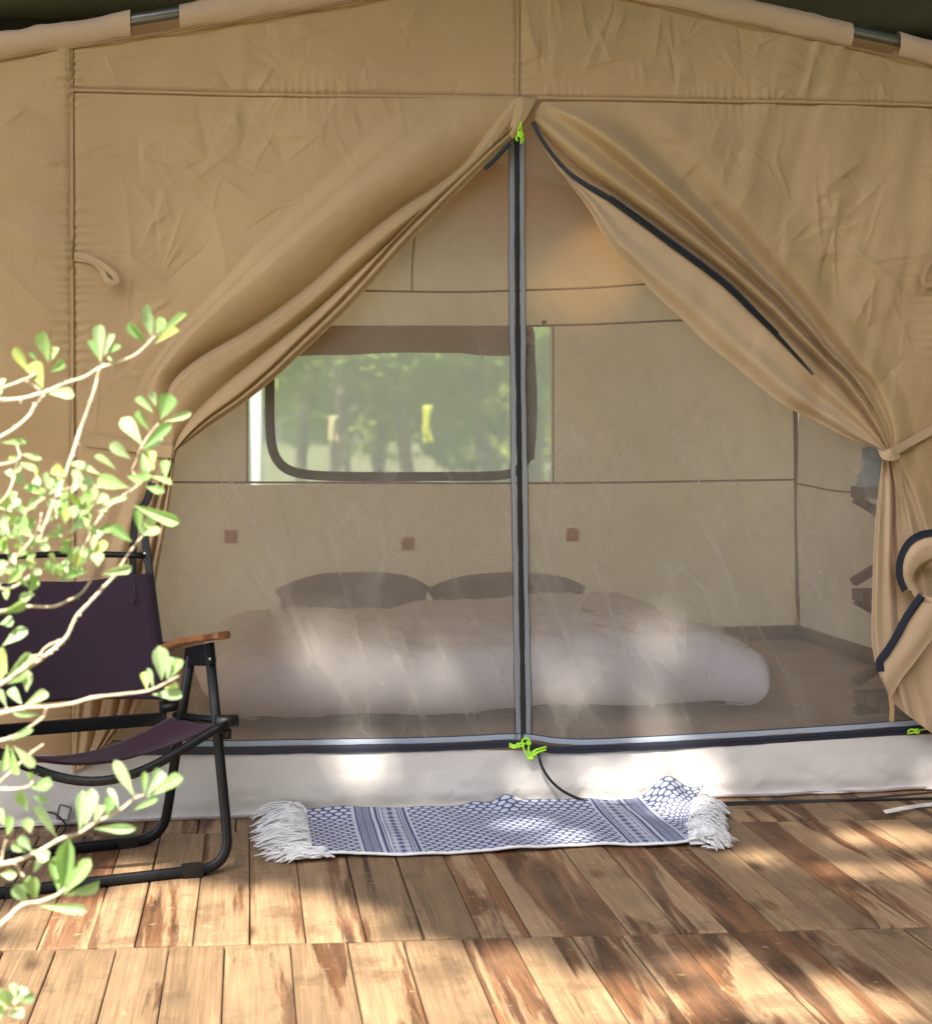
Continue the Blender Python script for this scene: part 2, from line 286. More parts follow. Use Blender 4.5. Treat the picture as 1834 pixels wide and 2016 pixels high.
CANVAS_C = (.48, .325, .175)
M = dict(
    canvas=cloth_mat('canvas', CANVAS_C, .12, .6),
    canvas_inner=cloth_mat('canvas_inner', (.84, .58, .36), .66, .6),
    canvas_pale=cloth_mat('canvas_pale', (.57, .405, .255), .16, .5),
    sill=cloth_mat('sill_cloth', (.62, .585, .55), .08, .7, dirt=.12),
    lining=cloth_mat('roof_lining', (.86, .62, .39), .25, .4), sleeve=cloth_mat('sleeve_canvas', (.62, .435, .31), .15, .5),
    patchcloth=cloth_mat('patch_cloth', (.78, .48, .32), .5, .2), winzip=simple('window_zip', (.05, .042, .036), .8), added_lampshade=simple('added_lamp_shade', (.66, .49, .31), .8),
    seam=simple('seam_thread', (.33, .20, .10), .8, bump=.3, scale=120),
    piping=simple('piping', (.34, .27, .26), .7),
    inseam=simple('inner_seam', (.27, .18, .115), .8),
    netting=screen_mat('netting', (.60, .565, .53), .27, .22),
    winnet=screen_mat('window_netting', (.85, .92, .80), .48, 0, .75),
    tape=cloth_mat('grey_tape', (.24, .25, .27), 0, .1, dirt=.2),
    tapeblue=cloth_mat('blue_grey_tape', (.33, .38, .45), 0, .1, dirt=.2),
    navy=simple('navy_tape', (.018, .021, .04), .6, scale=200, var=.3),
    black=simple('black_zip', (.010, .010, .012), .5, scale=200, var=.3),
    teeth=simple('zip_teeth', (.03, .032, .04), .25, spec=.8),
    neon=simple('neon_cord', (.42, .80, .03), .6, var=.1),
    metalpole=simple('steel_pole', (.22, .22, .215), .35, .8, bump=.1),
    darkroof=simple('dark_sheet', (.045, .043, .03), .7, var=.2, scale=6),
    darkbeam=simple('dark_beam', (.02, .018, .015), .7),
    blackmetal=simple('black_metal', (.006, .006, .007), .42, 0, var=.3, scale=60, bump=.15, spec=.3),
    purple=cloth_mat('purple_canvas', (.026, .011, .024), .0, .25, rough=.8, dirt=.25),
    maroon=cloth_mat('seat_canvas', (.045, .012, .028), .25, .25, rough=.8, dirt=.2),
    rivet=simple('rivet', (.6, .6, .6), .3, 1),
    arm=wood_mat('arm_wood', (.36, .15, .06), (.10, .04, .018), .35, .55, (.26, .09, .03), 'X'),
    wood=wood_mat('deck_wood', (.345, .222, .12), (.070, .036, .019), .55, .543, (.19, .088, .040)),
    shelfwood=simple('shelf_wood', (.11, .068, .042), .6, scale=14, var=.3),
    duvet=cloth_mat('duvet_cloth', (.74, .745, .83), .05, .9, dirt=.03),
    sheet=cloth_mat('mattress_cloth', (.34, .31, .29), .0, .2),
    pillow=cloth_mat('pillow_cloth', (.26, .235, .23), .0, .4),
    floor=simple('groundsheet', (.30, .22, .155), .55, scale=3, var=.25, bump=.2),
    rubber=simple('black_rubber', (.008, .008, .008), .4),
    fringe=simple('cotton_white', (.72, .72, .72), .85),
    strap=simple('white_strap', (.62, .58, .54), .8), buckle=simple('grey_plastic', (.16, .16, .16), .45), darkstrap=simple('black_strap', (.02, .02, .02), .7),
    toggle=simple('tan_webbing', (.46, .29, .14), .7),
    bark=simple('twig_bark', (.58, .44, .32), .75, scale=120, var=.25, bump=.4),
    trunk=simple('trunk_bark', (.16, .12, .09), .85, scale=9, var=.4, bump=.5),
    leaf=leaf_mat('leaf', (.22, .42, .14), (.44, .62, .24), .45), leafpale=leaf_mat('leaf_pale', (.34, .50, .27), (.55, .68, .36), .4), leafyellow=leaf_mat('leaf_yellow', (.44, .50, .12), (.60, .66, .24), .45),
    crown=foliage_mat('crown', (.05, .11, .02), (.15, .24, .05)), crownpale=foliage_mat('crown_pale', (.22, .30, .05), (.46, .52, .12), 1.2, .45),
    crownmid=foliage_mat('crown_mid', (.12, .20, .03), (.32, .42, .08), 1.2, .45),
    yellow=simple('yellow_cloth', (.40, .40, .03), .7), orange=simple('orange_cloth', (.36, .30, .17), .7), white=simple('white_paint', (.75, .76, .74), .6),
    blue=simple('blue_towel', (.28, .40, .50), .85), added_lampglass=None)
_m, _t, _o = newmat('added_lamp_glow'); _e = N(_t, 'ShaderNodeEmission'); _e.inputs[0].default_value = (1, .50, .13, 1); _e.inputs[1].default_value = 1.2; L(_t, _e.outputs[0], _o.inputs[0]); M['added_lampglass'] = _m
# ground
m, t, out = newmat('grass_ground'); tc = N(t, 'ShaderNodeTexCoord'); n1 = N(t, 'ShaderNodeTexNoise', i_Scale=.5, i_Detail=8.0, i_Roughness=.7); L(t, tc.outputs['Object'], n1.inputs['Vector'])
p = N(t, 'ShaderNodeBsdfPrincipled'); p.inputs['Roughness'].default_value = .9; L(t, ramp(t, n1.outputs['Fac'], [(.35, (.11, .11, .045)), (.55, (.17, .17, .07)), (.75, (.24, .18, .10))]).outputs[0], p.inputs['Base Color'])
b = N(t, 'ShaderNodeBump', i_Strength=.6, i_Distance=.05); L(t, n1.outputs['Fac'], b.inputs['Height']); L(t, b.outputs[0], p.inputs['Normal']); L(t, p.outputs[0], out.inputs[0]); M['ground'] = m
m, t, out = newmat('window_vinyl')
rf = N(t, 'ShaderNodeBsdfRefraction'); rf.inputs['IOR'].default_value = 1.06; rf.inputs['Roughness'].default_value = .20; rf.inputs[0].default_value = (.92, .97, .90, 1)
tl = N(t, 'ShaderNodeBsdfTranslucent'); tl.inputs[0].default_value = (.95, .96, .74, 1); tp0 = N(t, 'ShaderNodeBsdfTransparent')
mx1 = N(t, 'ShaderNodeMixShader'); mx1.inputs[0].default_value = .46; L(t, rf.outputs[0], mx1.inputs[1]); L(t, tl.outputs[0], mx1.inputs[2]); L(t, mx1.outputs[0], out.inputs[0]); M['winnet'] = m
# rug pattern: navy honeycomb on white with two groups of bands (UV is in metres)
def rug_material(Lr):
    m, t, out = newmat('rug_weave'); uvn = N(t, 'ShaderNodeUVMap'); sp = N(t, 'ShaderNodeSeparateXYZ'); L(t, uvn.outputs[0], sp.inputs[0]); X, Y = sp.outputs[0], sp.outputs[1]
    cw, chh = .030, .0235                      # honeycomb cell
    U_ = math_(t, 'DIVIDE', X, cw); V_ = math_(t, 'MULTIPLY', math_(t, 'DIVIDE', Y, chh), 1.0)
    wn = N(t, 'ShaderNodeTexNoise', i_Scale=60.0, i_Detail=2.0); L(t, uvn.outputs[0], wn.inputs['Vector']); U_ = math_(t, 'ADD', U_, math_(t, 'MULTIPLY', math_(t, 'SUBTRACT', wn.outputs['Fac'], .5), .35))
    R3 = 1.7320508
    def cell(ou, ov):
        a = math_(t, 'SUBTRACT', math_(t, 'FRACT', math_(t, 'ADD', U_, ou)), .5); b = math_(t, 'MULTIPLY', math_(t, 'SUBTRACT', math_(t, 'FRACT', math_(t, 'ADD', math_(t, 'DIVIDE', V_, R3), ov)), .5), R3)
        a = math_(t, 'ABSOLUTE', a); b = math_(t, 'ABSOLUTE', b); return math_(t, 'MAXIMUM', a, math_(t, 'ADD', math_(t, 'MULTIPLY', a, .5), math_(t, 'MULTIPLY', b, .8660254)))
    hexd = math_(t, 'MINIMUM', cell(0, 0), cell(.5, .5))
    pat = math_(t, 'GREATER_THAN', hexd, .365)
    fr = math_(t, 'DIVIDE', X, Lr)
    def band(a, b2): return math_(t, 'MULTIPLY', math_(t, 'GREATER_THAN', fr, a), math_(t, 'LESS_THAN', fr, b2))
    def over(base, a, b2, val):
        n = t.nodes.new('ShaderNodeMix'); n.data_type = 'FLOAT'; L(t, band(a, b2), n.inputs[0]); L(t, base, n.inputs[2])
        if isinstance(val, (int, float)): n.inputs[3].default_value = val
        else: L(t, val, n.inputs[3])
        return n.outputs[0]
    tri = lambda per, ph: math_(t, 'ABSOLUTE', math_(t, 'SUBTRACT', math_(t, 'FRACT', math_(t, 'ADD', math_(t, 'DIVIDE', Y, per), ph)), .5))
    stripes = math_(t, 'GREATER_THAN', math_(t, 'FRACT', math_(t, 'ADD', math_(t, 'DIVIDE', Y, .0085), math_(t, 'MULTIPLY', math_(t, 'ABSOLUTE', math_(t, 'SUBTRACT', math_(t, 'FRACT', math_(t, 'DIVIDE', X, .022)), .5)), 2.5))), .34)
    for (a0, flip) in ((.122, 0), (.833, 1)):
        def f(x, y): return (a0+x, a0+y) if not flip else (a0-y, a0-x)
        pat = over(pat, *f(-.006, .130), 0.0)
        pat = over(pat, *f(.000, .040), stripes); pat = over(pat, *f(.000, .004), 1.0); pat = over(pat, *f(.0185, .0205), 1.0); pat = over(pat, *f(.036, .040), 1.0)
        pat = over(pat, *f(.048, .055), 1.0); pat = over(pat, *f(.058, .0605), 1.0)
        c0 = a0 + (.086 if not flip else -.086)
        dx = math_(t, 'MULTIPLY', math_(t, 'ABSOLUTE', math_(t, 'SUBTRACT', fr, c0)), Lr)
        dia = math_(t, 'LESS_THAN', math_(t, 'ADD', dx, math_(t, 'MULTIPLY', tri(.034, 0), .030)), .0115)
        teeth = math_(t, 'GREATER_THAN', math_(t, 'ADD', dx, math_(t, 'MULTIPLY', tri(.012, .3), .022)), .0275)
        wing = math_(t, 'LESS_THAN', math_(t, 'ABSOLUTE', math_(t, 'SUBTRACT', dx, math_(t, 'MULTIPLY', tri(.034, .5), .05))), .0022)
        pat = over(pat, *f(.066, .108), math_(t, 'MAXIMUM', math_(t, 'MAXIMUM', dia, teeth), wing))
        pat = over(pat, *f(.111, .114), 1.0); pat = over(pat, *f(.117, .124), 1.0)
    tw = N(t, 'ShaderNodeTexNoise', i_Scale=420.0, i_Detail=2.0); L(t, uvn.outputs[0], tw.inputs['Vector'])
    worn = math_(t, 'MULTIPLY', pat, ramp(t, tw.outputs['Fac'], [(.3, (.72,)*3), (.6, (1,)*3)]).outputs[0])
    c = mixc(t, worn, ramp(t, tw.outputs['Fac'], [(.3, (.42, .45, .53)), (.7, (.56, .59, .68))]).outputs[0], (.007, .022, .125))
    p = N(t, 'ShaderNodeBsdfPrincipled'); p.inputs['Roughness'].default_value = .9; L(t, c, p.inputs['Base Color'])
    b = N(t, 'ShaderNodeBump', i_Strength=.5, i_Distance=.002); L(t, tw.outputs['Fac'], b.inputs['Height']); L(t, b.outputs[0], p.inputs['Normal']); L(t, p.outputs[0], out.inputs[0]); return m

# ------------------------------------------------------------------ setting: ground and deck
def struct(o): o['kind'] = 'structure'; return o
gV = []; gN = 41
for j in range(gN):
    for i in range(gN):
        x = (i/(gN-1)-.5); y = (j/(gN-1)-.5); x = math.copysign(abs(2*x)**2.4*250, x); y = math.copysign(abs(2*y)**2.4*250, y)
        d = math.hypot(x, y-5); gV.append((x, y+5, -.32 + (max(0, d-14)*.012 + .4*mnoise.noise((x*.06, y*.06, 0))*min(1, max(0, d-9)/10))))
struct(mesh('ground', gV, gridfaces(gN, gN), M['ground']))
deck = bpy.data.objects.new('deck', None); COL.objects.link(deck); deck['kind'] = 'structure'; deck.location = (0, 0, 0)
def j1(x): return 3.055 - .072*(x)
def j2(x): return 3.955 - .078*(x)
k = .9552
row1 = [oz(a*k, 1850*k).x for a in (120, 215, 301, 408, 515, 620, 734, 845, 955, 1049)] + [oz(a*k, 1767*k).x for a in (1174, 1265, 1350, 1440, 1525, 1623, 1698, 1804, 1912)]
row0 = [oz(a*k, 2000*k).x for a in (461, 603, 727, 848, 980, 1090)]
row2 = [oz(a*k, 1700*k).x for a in (300, 410)]
def extend(xs, lo, hi, wd):
    xs = list(xs)
    while xs[0] > lo: xs.insert(0, xs[0]-wd*random.uniform(.88, 1.12))
    while xs[-1] < hi: xs.append(xs[-1]+wd*random.uniform(.85, 1.12))
    return xs
rows = [(extend(row0, -1.6, 3.4, .128), lambda x: 2.08-.03*x, j1), (extend(row1, -1.6, 3.4, .122), j1, j2), (extend(row2, -1.6, 3.4, .125), j2, lambda x: 4.95)]
rp = random.Random(3)
for xs, ya, yb in rows:
    for x0, x1 in zip(xs[:-1], xs[1:]):
        g0 = rp.uniform(.0006, .0022); g1 = rp.uniform(.0006, .0022); a = x0+g0; b = x1-g1; xm = (x0+x1)/2; ymid = (ya(xm)+yb(xm))/2; e0 = rp.uniform(.001, .0035); e1 = rp.uniform(.001, .0035)
        dz = rp.uniform(-.0022, .0); tl = rp.uniform(-.0012, .0012); ch = .0025
        V = []
        ys = [0, .012, .25, .5, .75, .988, 1]
        for s in ys:
            for (xx, zz) in ((a, -.024), (a, -ch), (a+ch, 0), (xm, .0006), (b-ch, 0), (b, -ch), (b, -.024)):
                y = (ya(xx)+e0)*(1-s)+(yb(xx)-e1)*s; end = -.0018 if s in (0, 1) else 0
                wob = .0012*math.sin(s*5+xm*9)
                V.append((xx-xm+wob*.6, y-ymid, zz+(end if zz > -.02 else 0)+tl*((xx-xm)/.06)))
        F = gridfaces(len(ys), 7); F += [tuple(range(7)), tuple(range((len(ys)-1)*7, len(ys)*7))[::-1]]
        o = mesh('plank', V, [f[::-1] for f in F], M['wood'], deck, smooth=False); o.location = (xm, ymid, dz)
for yy in (2.25, 2.9, 3.15, 3.75, 4.05, 4.75):
    g = Geo(); g.box((.9, yy, -.085), (5.0, .07, .11)); g.build('joist', M['trunk'], deck, False)
for px_ in (-1.3, .2, 1.7, 3.1):
    for yy in (2.25, 4.75):
        g = Geo(); g.box((px_, yy, -.32), (.10, .10, .36)); g.build('deck_post', M['trunk'], deck, False)

# ------------------------------------------------------------------ tent
Y0 = 4.124; YB = 7.37; XR = 3.067; XC = .84; XL = 2*XC-XR; ZR = 2.564; SL = .186
def gz(x): return ZR - SL*abs(x-XC)
tent = empty('canvas_tent', (XC, Y0, 0), 'tan canvas cabin tent with its front door flaps tied back over insect netting', 'tent')
TI = Matrix.Translation((-XC, -Y0, 0))
def tent_part(o, parent=None):
    o.parent = parent or tent
    o.matrix_parent_inverse = TI.copy() if o.parent is tent else Matrix()
    return o
def tp(name, V, F, mat, parent=None, smooth=True, uv=None): return tent_part(mesh(name, V, F, mat, None, smooth, uv), parent)
def tg(g, name, mat, parent=None, smooth=True, bevel=0): return tent_part(g.build(name, mat, None, smooth, bevel), parent)

class Creases:
    """sharp crease lines scattered over the front cloth, in (X,Z) of the front plane"""
    def __init__(s): s.L = []
    def star(s, x, z, n, ln, amp, wd, a0=None, spread=PI):
        for k in range(n):
            a = rng.uniform(0, PI*2) if a0 is None else a0+rng.uniform(-spread, spread)
            l = ln*rng.uniform(.5, 1.3); x0 = x+rng.normal(0, .03); z0 = z+rng.normal(0, .03)
            s.L.append((x0, z0, x0+math.cos(a)*l, z0+math.sin(a)*l, amp*rng.uniform(.5, 1.2)*rng.choice([-1, 1, 1]), wd*rng.uniform(.6, 1.5), rng.choice([-1, 1])))
    def line(s, p, q, amp, wd, side=1): s.L.append((p[0], p[1], q[0], q[1], amp, wd, side))
    def h(s, X, Z):
        r = np.zeros_like(X)
        for (x0, z0, x1, z1, a, wd, sd) in s.L:
            l = math.hypot(x1-x0, z1-z0); dx, dz = (x1-x0)/l, (z1-z0)/l
            m = (X > min(x0, x1)-.12) & (X < max(x0, x1)+.12) & (Z > min(z0, z1)-.12) & (Z < max(z0, z1)+.12)
            if not m.any(): continue
            px = X[m]-x0; pz = Z[m]-z0; t = px*dx+pz*dz; d = -px*dz+pz*dx; d = d*sd
            d = d + .004*np.sin(t*14+x0*40)+.0015*np.sin(t*47+z0*30)
            tt = np.clip(t/l, 0, 1); tap = np.sin(PI*tt)**.8*(1-.0*tt); tap = np.where((t < 0) | (t > l), 0, tap)
            prof = np.where(d > 0, np.exp(-d/(wd*3)), np.exp(d/(wd*.8)))
            r[m] += a*tap*prof
        return r
CR = Creases()
def vw(u, v): p = oy(u, v, Y0); return (p.x, p.z)
for (u, v, n, ln, am) in ((560, 150, 4, .16, .0035), (470, 215, 5, .2, .003), (560, 250, 5, .2, .004), (440, 320, 6, .2, .004), (400, 370, 5, .22, .0035), (300, 350, 5, .2, .004), (330, 420, 4, .2, .003),
                          (560, 370, 5, .18, .0035), (640, 260, 4, .2, .003), (560, 120, 5, .2, .0035), (600, 80, 4, .22, .003), (250, 540, 5, .2, .003), (330, 540, 4, .2, .003), (200, 110, 4, .18, .003), (250, 300, 3, .3, .003), (700, 180, 4, .15, .003),
                          (1380, 300, 5, .2, .004), (1480, 260, 5, .2, .004), (1620, 340, 6, .25, .0055), (1640, 410, 5, .25, .005), (1640, 460, 5, .22, .005), (1560, 390, 4, .22, .004), (1700, 520, 4, .25, .004), (1720, 560, 3, .25, .004), (1500, 330, 4, .2, .004),
                          (1300, 120, 5, .2, .004), (1450, 140, 5, .18, .004), (1600, 130, 6, .16, .004), (1700, 150, 6, .14, .004), (1100, 150, 4, .2, .004), (1780, 330, 4, .25, .004), (1800, 700, 4, .3, .004), (200, 760, 3, .25, .002), (240, 700, 3, .25, .002)):
    x, z = vw(u, v); CR.star(x, z, n+1, ln*.9, am, .0055)
for (a, b, am, wd, sd) in (((1310, 380), (1385, 305), .008, .016, 1), ((1640, 455), (1790, 590), .010, .016, -1), ((1600, 375), (1680, 410), .006, .01, 1), ((1635, 385), (1640, 460), .006, .01, 1), ((1590, 510), (1660, 490), .005, .012, 1),
                       ((1700, 310), (1610, 385), .010, .02, -1), ((390, 455), (520, 530), .006, .02, 1), ((220, 470), (350, 575), .005, .012, -1), ((250, 350), (320, 435), .005, .01, 1), ((430, 350), (520, 400), .006, .012, -1), ((520, 265), (640, 275), .006, .012, 1), ((250, 225), (430, 235), .005, .012, 1),
                       ((1030, 60), (1090, 150), .008, .02, 1), ((1090, 130), (1180, 90), .005, .014, -1), ((30, 300), (135, 330), .006, .012, 1), ((10, 430), (135, 560), .006, .012, 1), ((0, 520), (130, 640), .006, .012, -1), ((0, 250), (60, 210), .006, .012, 1), ((1680, 560), (1700, 640), .01, .03, 1)):
    CR.line(vw(*a), vw(*b), am, wd, sd)

for _ in range(75):
    u, v = rng.uniform(-40, 1840), rng.uniform(20, 800)
    if 330 < u < 1500 and v > 430: continue
    x, z = vw(u, v); CR.star(x, z, int(rng.integers(1, 4)), rng.uniform(.06, .16), .0028, .004, rng.uniform(0, 6.28), .5)
for _ in range(26):
    u, v = rng.uniform(1040, 1840), rng.uniform(60, 190); x, z = vw(u, v); CR.star(x, z, 1, rng.uniform(.1, .2), .005, .008, rng.uniform(1.2, 2.0), .3)
def base_disp(X, Z):
    h = .010*fbm(X*1.7, Z*1.3, 2) + .004*fbm(X*6, Z*5, 2)
    mk = np.clip(fbm(X*2.1+5, Z*2.1, 2)*2.2+.45, .12, 1)
    a = X*.8+Z*.6; b = Z*.8-X*.6
    h = h + mk*(.004*np.abs(vnoise(a*4.2+.4*vnoise(X*9, Z*9), b*3.1+7)) + 0.0022*np.abs(vnoise(X*9.5+.5*vnoise(X*21, Z*17)+3, b*8.0)) + 0.0016*np.abs(vnoise(a*21, Z*17+.6*vnoise(X*40, Z*40))))
    return h + 1.1*CR.h(X, Z)
def cloth(name, curves, nus, intervals, mat, parent=None, sharp=(), disp=True, Ypl=Y0, ext=None, thick=0):
    """surface through measured crest and valley lines; curves: list (left or right edge first) of segments of (u,v,h) with h = metres in front of the wall"""
    rowsC = []
    for c in curves:
        segs = c if isinstance(c[0][0], (tuple, list)) else [c]
        pts = []
        for sgi, sg in enumerate(segs):
            sg = np.array([(a[0], a[1], a[2] if len(a) > 2 else 0.) for a in sg], float); q = crs(sg, nus[sgi]); pts.append(q if sgi == 0 else q[1:])
        rowsC.append(np.concatenate(pts))
    A = np.stack(rowsC, 1)                     # rows x curves x 3
    nr = A.shape[0]; cols = []
    for i in range(A.shape[1]-1):
        n = intervals[i]; tt = np.linspace(0, 1, n+1)[:-1] if i < A.shape[1]-2 else np.linspace(0, 1, n+1)
        sa, sb = i in sharp, (i+1) in sharp
        e = tt*tt*(3-2*tt)
        if sa and sb: e = tt
        elif sa: e = 1-(1-tt)**2
        elif sb: e = tt**2
        P = np.zeros((nr, len(tt), 3)); P[:, :, :2] = A[:, i, None, :2]*(1-tt)[None, :, None]+A[:, i+1, None, :2]*tt[None, :, None]
        P[:, :, 2] = A[:, i, None, 2]*(1-e)[None]+A[:, i+1, None, 2]*e[None]; cols.append(P)
    P = np.concatenate(cols, 1); nc = P.shape[1]
    u, v, h = P[..., 0].ravel(), P[..., 1].ravel(), P[..., 2].ravel()
    D = _fw[None] + np.outer((u-CX)/FPX, _R) + np.outer((CY-v)/FPX, _U)
    Q = CAM[None] + D*((Ypl-h)/D[:, 1])[:, None]
    if disp:
        dd = base_disp(Q[:, 0], Q[:, 2])
        if ext is not None: dd = dd + ext(Q[:, 0], Q[:, 2], u, v)
        Q[:, 1] -= dd
    o = tp(name, Q, gridfaces(nr, nc), mat, parent)
    if thick:
        md = o.modifiers.new('t', 'SOLIDIFY'); md.thickness = thick; md.offset = 0
    return o, Q.reshape(nr, nc, 3)
def front(u, v, h): return oy(u, v, Y0-h)
def strip_on(P0, P1, wd, th, hs, n=40):
    pass
uXL = pj((XL, Y0, 1.0))[0]; uXR = pj((XR, Y0, 1.0))[0]
def uvX(X, Z): return pj((X, Y0, Z))
def seam_v(u): return 175 + (u-140)*(205-175)/(1834-140)
def sleeve_v(u): X = oy(u, 0, Y0).x; return pj((X, Y0, gz(X)))[1]
XS = oy(140, 175, Y0).x                         # left vertical seam; the right one mirrors it just out of frame
XS2 = 2*XC-XS
def pucker(xs, amp=.0035, wl=.028, wd=.10):
    def f(X, Z, u, v):
        d = np.abs(X-xs); ph = Z/wl*2*PI + 9*fbm(Z*8, X*0+3, 3)
        return amp*np.sin(ph)*np.exp(-d/wd*2.2)*np.clip(.2+2.4*vnoise(Z*5, X*2), 0, 1.3) - .006*np.exp(-(d/.012)**2)
    return f
def hpucker(zs, amp=.0022, wl=.024, wd=.035):
    def f(X, Z, u, v):
        d = np.abs(Z-zs); return amp*np.sin(X/wl*2*PI+9*fbm(X*6, Z*0, 3))*np.exp(-d/wd)*np.clip(.15+2.2*vnoise(X*5, Z*2), 0, 1.2) - .005*np.exp(-(d/.010)**2)
    return f
def addf(*fs): return lambda X, Z, u, v: sum(f(X, Z, u, v) for f in fs)
ZS = oy(1018, seam_v(1018), Y0).z
# wrinkles that run sideways from the left seam
def sidewr(X, Z, u, v):
    d = np.clip((XS-X)/.5, 0, 1); return .026*vnoise(Z*9+X*2.5, X*1.2+4)*np.exp(-d*2.0) + .028*vnoise(Z*3.5-X*3, X*.8)*(.5+d) + .010*np.abs(vnoise(Z*15+X*5, X*2.2))
def rightwr(X, Z, u, v):
    m = np.clip((X-1.1)/.6, 0, 1); return .012*vnoise(X*14-Z*3, Z*2)*m + .006*vnoise(X*26-Z*8, Z*3)*m
# outer side panels
def rect_curves(xa, xb, za_f, zb, n=6):
    cs = []
    for i in range(n):
        x = xa+(xb-xa)*i/(n-1); a = pj((x, Y0, za_f(x))); b = pj((x, Y0, zb)); cs.append([(a[0], a[1], 0), (b[0], b[1], 0)])
    return cs
wall_l, _ = cloth('side_panel', rect_curves(XL, XS-.001, gz, .0, 5), [520], [14, 14, 30, 110], M['canvas'], ext=addf(sidewr, pucker(XS)))
wall_r, _ = cloth('side_panel', rect_curves(XS2+.001, XR, gz, .0, 4), [200], [24, 14, 10], M['canvas'], ext=pucker(XS2))
# gable above the horizontal seam
gab_l, _ = cloth('gable_panel', rect_curves(XS+.001, XC-.0005, gz, ZS, 5), [110], [95, 95, 95, 95], M['canvas'], ext=addf(pucker(XS), hpucker(ZS), pucker(XC, .0025)))
gab_r, _ = cloth('gable_panel', rect_curves(XC+.0005, XS2-.001, gz, ZS, 5), [110], [95, 95, 95, 95], M['canvas'], ext=addf(rightwr, hpucker(ZS, .003), pucker(XC, .0025)))

# ---- left flap: crest and valley lines, opening edge first
WAIST = 886
E_ = [(1057, 199, .012), (1034, 240, .03), (1002, 278, .045), (967, 312, .05), (917, 362, .05), (860, 420, .05), (800, 482, .05), (718, 573, .05), (666, 627, .05), (595, 694, .05), (541, 744, .05), (479, 794, .05), (420, 833, .05), (383, 860, .05), (347, WAIST, .05)]
def off(curve, dn, hv, u_end, top=None, lo=0):
    """a neighbouring line, dn pixels to the upper left of the given one"""
    P = np.array([(a[0], a[1]) for a in curve], float); T = np.gradient(P, axis=0); T /= np.linalg.norm(T, axis=1)[:, None]
    Nn = np.stack([T[:, 1], -T[:, 0]], 1); Nn[Nn[:, 0] > 0] *= -1
    sc = np.linspace(0, 1, len(P)); prof = np.sin(PI*np.clip(sc, 0, 1))**.45
    Q = P + Nn*dn*prof[:, None]
    if top: Q[0] = top
    Q[-1] = (u_end, WAIST)
    return [(a, b, hv[0]+(hv[1]-hv[0])*min(1, s*6) if s < .5 else hv[1]) for (a, b), s in zip(Q, sc)]
lowers = {}
H1 = off(E_, 13, (.016, .066), 346, (1052, 197))
V2 = off(E_, 20, (.010, .052), 344.5, (1046, 196))
R2 = off(E_, 27, (.014, .074), 343, (1042, 196))
C1 = [(1038, 195, 0.01), (1000, 256, 0.026), (936, 333, 0.038), (874, 386, 0.036), (782, 464, 0.034), (672, 564, 0.034), (613, 616, 0.034), (552, 667, 0.034), (502, 707, 0.034), (441, 759, 0.036), (384, 813, 0.038), (352, 858, 0.04), (341, WAIST, 0.042)]
R1 = [(1030, 194, 0.014), (986, 254, 0.04), (929, 330, 0.05), (871, 380, 0.056), (784, 441, 0.064), (690, 519, 0.07), (612, 591, 0.072), (503, 676, 0.072), (386, 756, 0.07), (345, 816, 0.064), (338, WAIST, 0.05)]
R1b = [(1022, 193, 0.016), (977, 252, 0.042), (923, 326, 0.052), (866, 373, 0.056), (785, 427, 0.062), (696, 500, 0.066), (617, 573, 0.07), (506, 655, 0.07), (389, 724, 0.068), (338, 778, 0.062), (334, WAIST, 0.05)]
V1 = [(1012, 192, 0.01), (968, 250, 0.018), (915, 322, 0.006), (860, 366, -0.003), (780, 418, -0.006), (690, 490, -0.006), (611, 562, -0.006), (500, 642, -0.006), (383, 710, -0.004), (332, 766, 0.006), (327, WAIST, 0.03)]
RB = [(960, 191, 0.015), (870, 262, 0.045), (800, 318, 0.055), (710, 380, 0.056), (610, 455, 0.056), (520, 535, 0.055), (430, 610, 0.05), (360, 680, 0.04), (305, 760, 0.028), (308, WAIST, 0.02)]
VB = [(880, 190, 0.008), (780, 275, 0.032), (690, 350, 0.036), (590, 440, 0.036), (500, 520, 0.035), (420, 600, 0.03), (340, 680, 0.022), (285, 780, 0.014), (285, WAIST, 0.01)]
RC = [(800, 189, 0.004), (700, 280, 0.014), (600, 380, 0.017), (500, 480, 0.016), (420, 570, 0.015), (330, 670, 0.012), (262, 780, 0.009), (258, WAIST, 0.008)]
FL = [(560, 184, 0), (450, 350, .004), (350, 520, .006), (260, 680, .006), (205, 800, .006), (200, WAIST, .006)]
SE = [(141, 176, 0), (141, 400, 0), (142, 640, 0), (142, WAIST, 0)]
upp = [E_, H1, V2, R2, C1, R1, R1b, V1, RB, VB, RC, FL, SE]
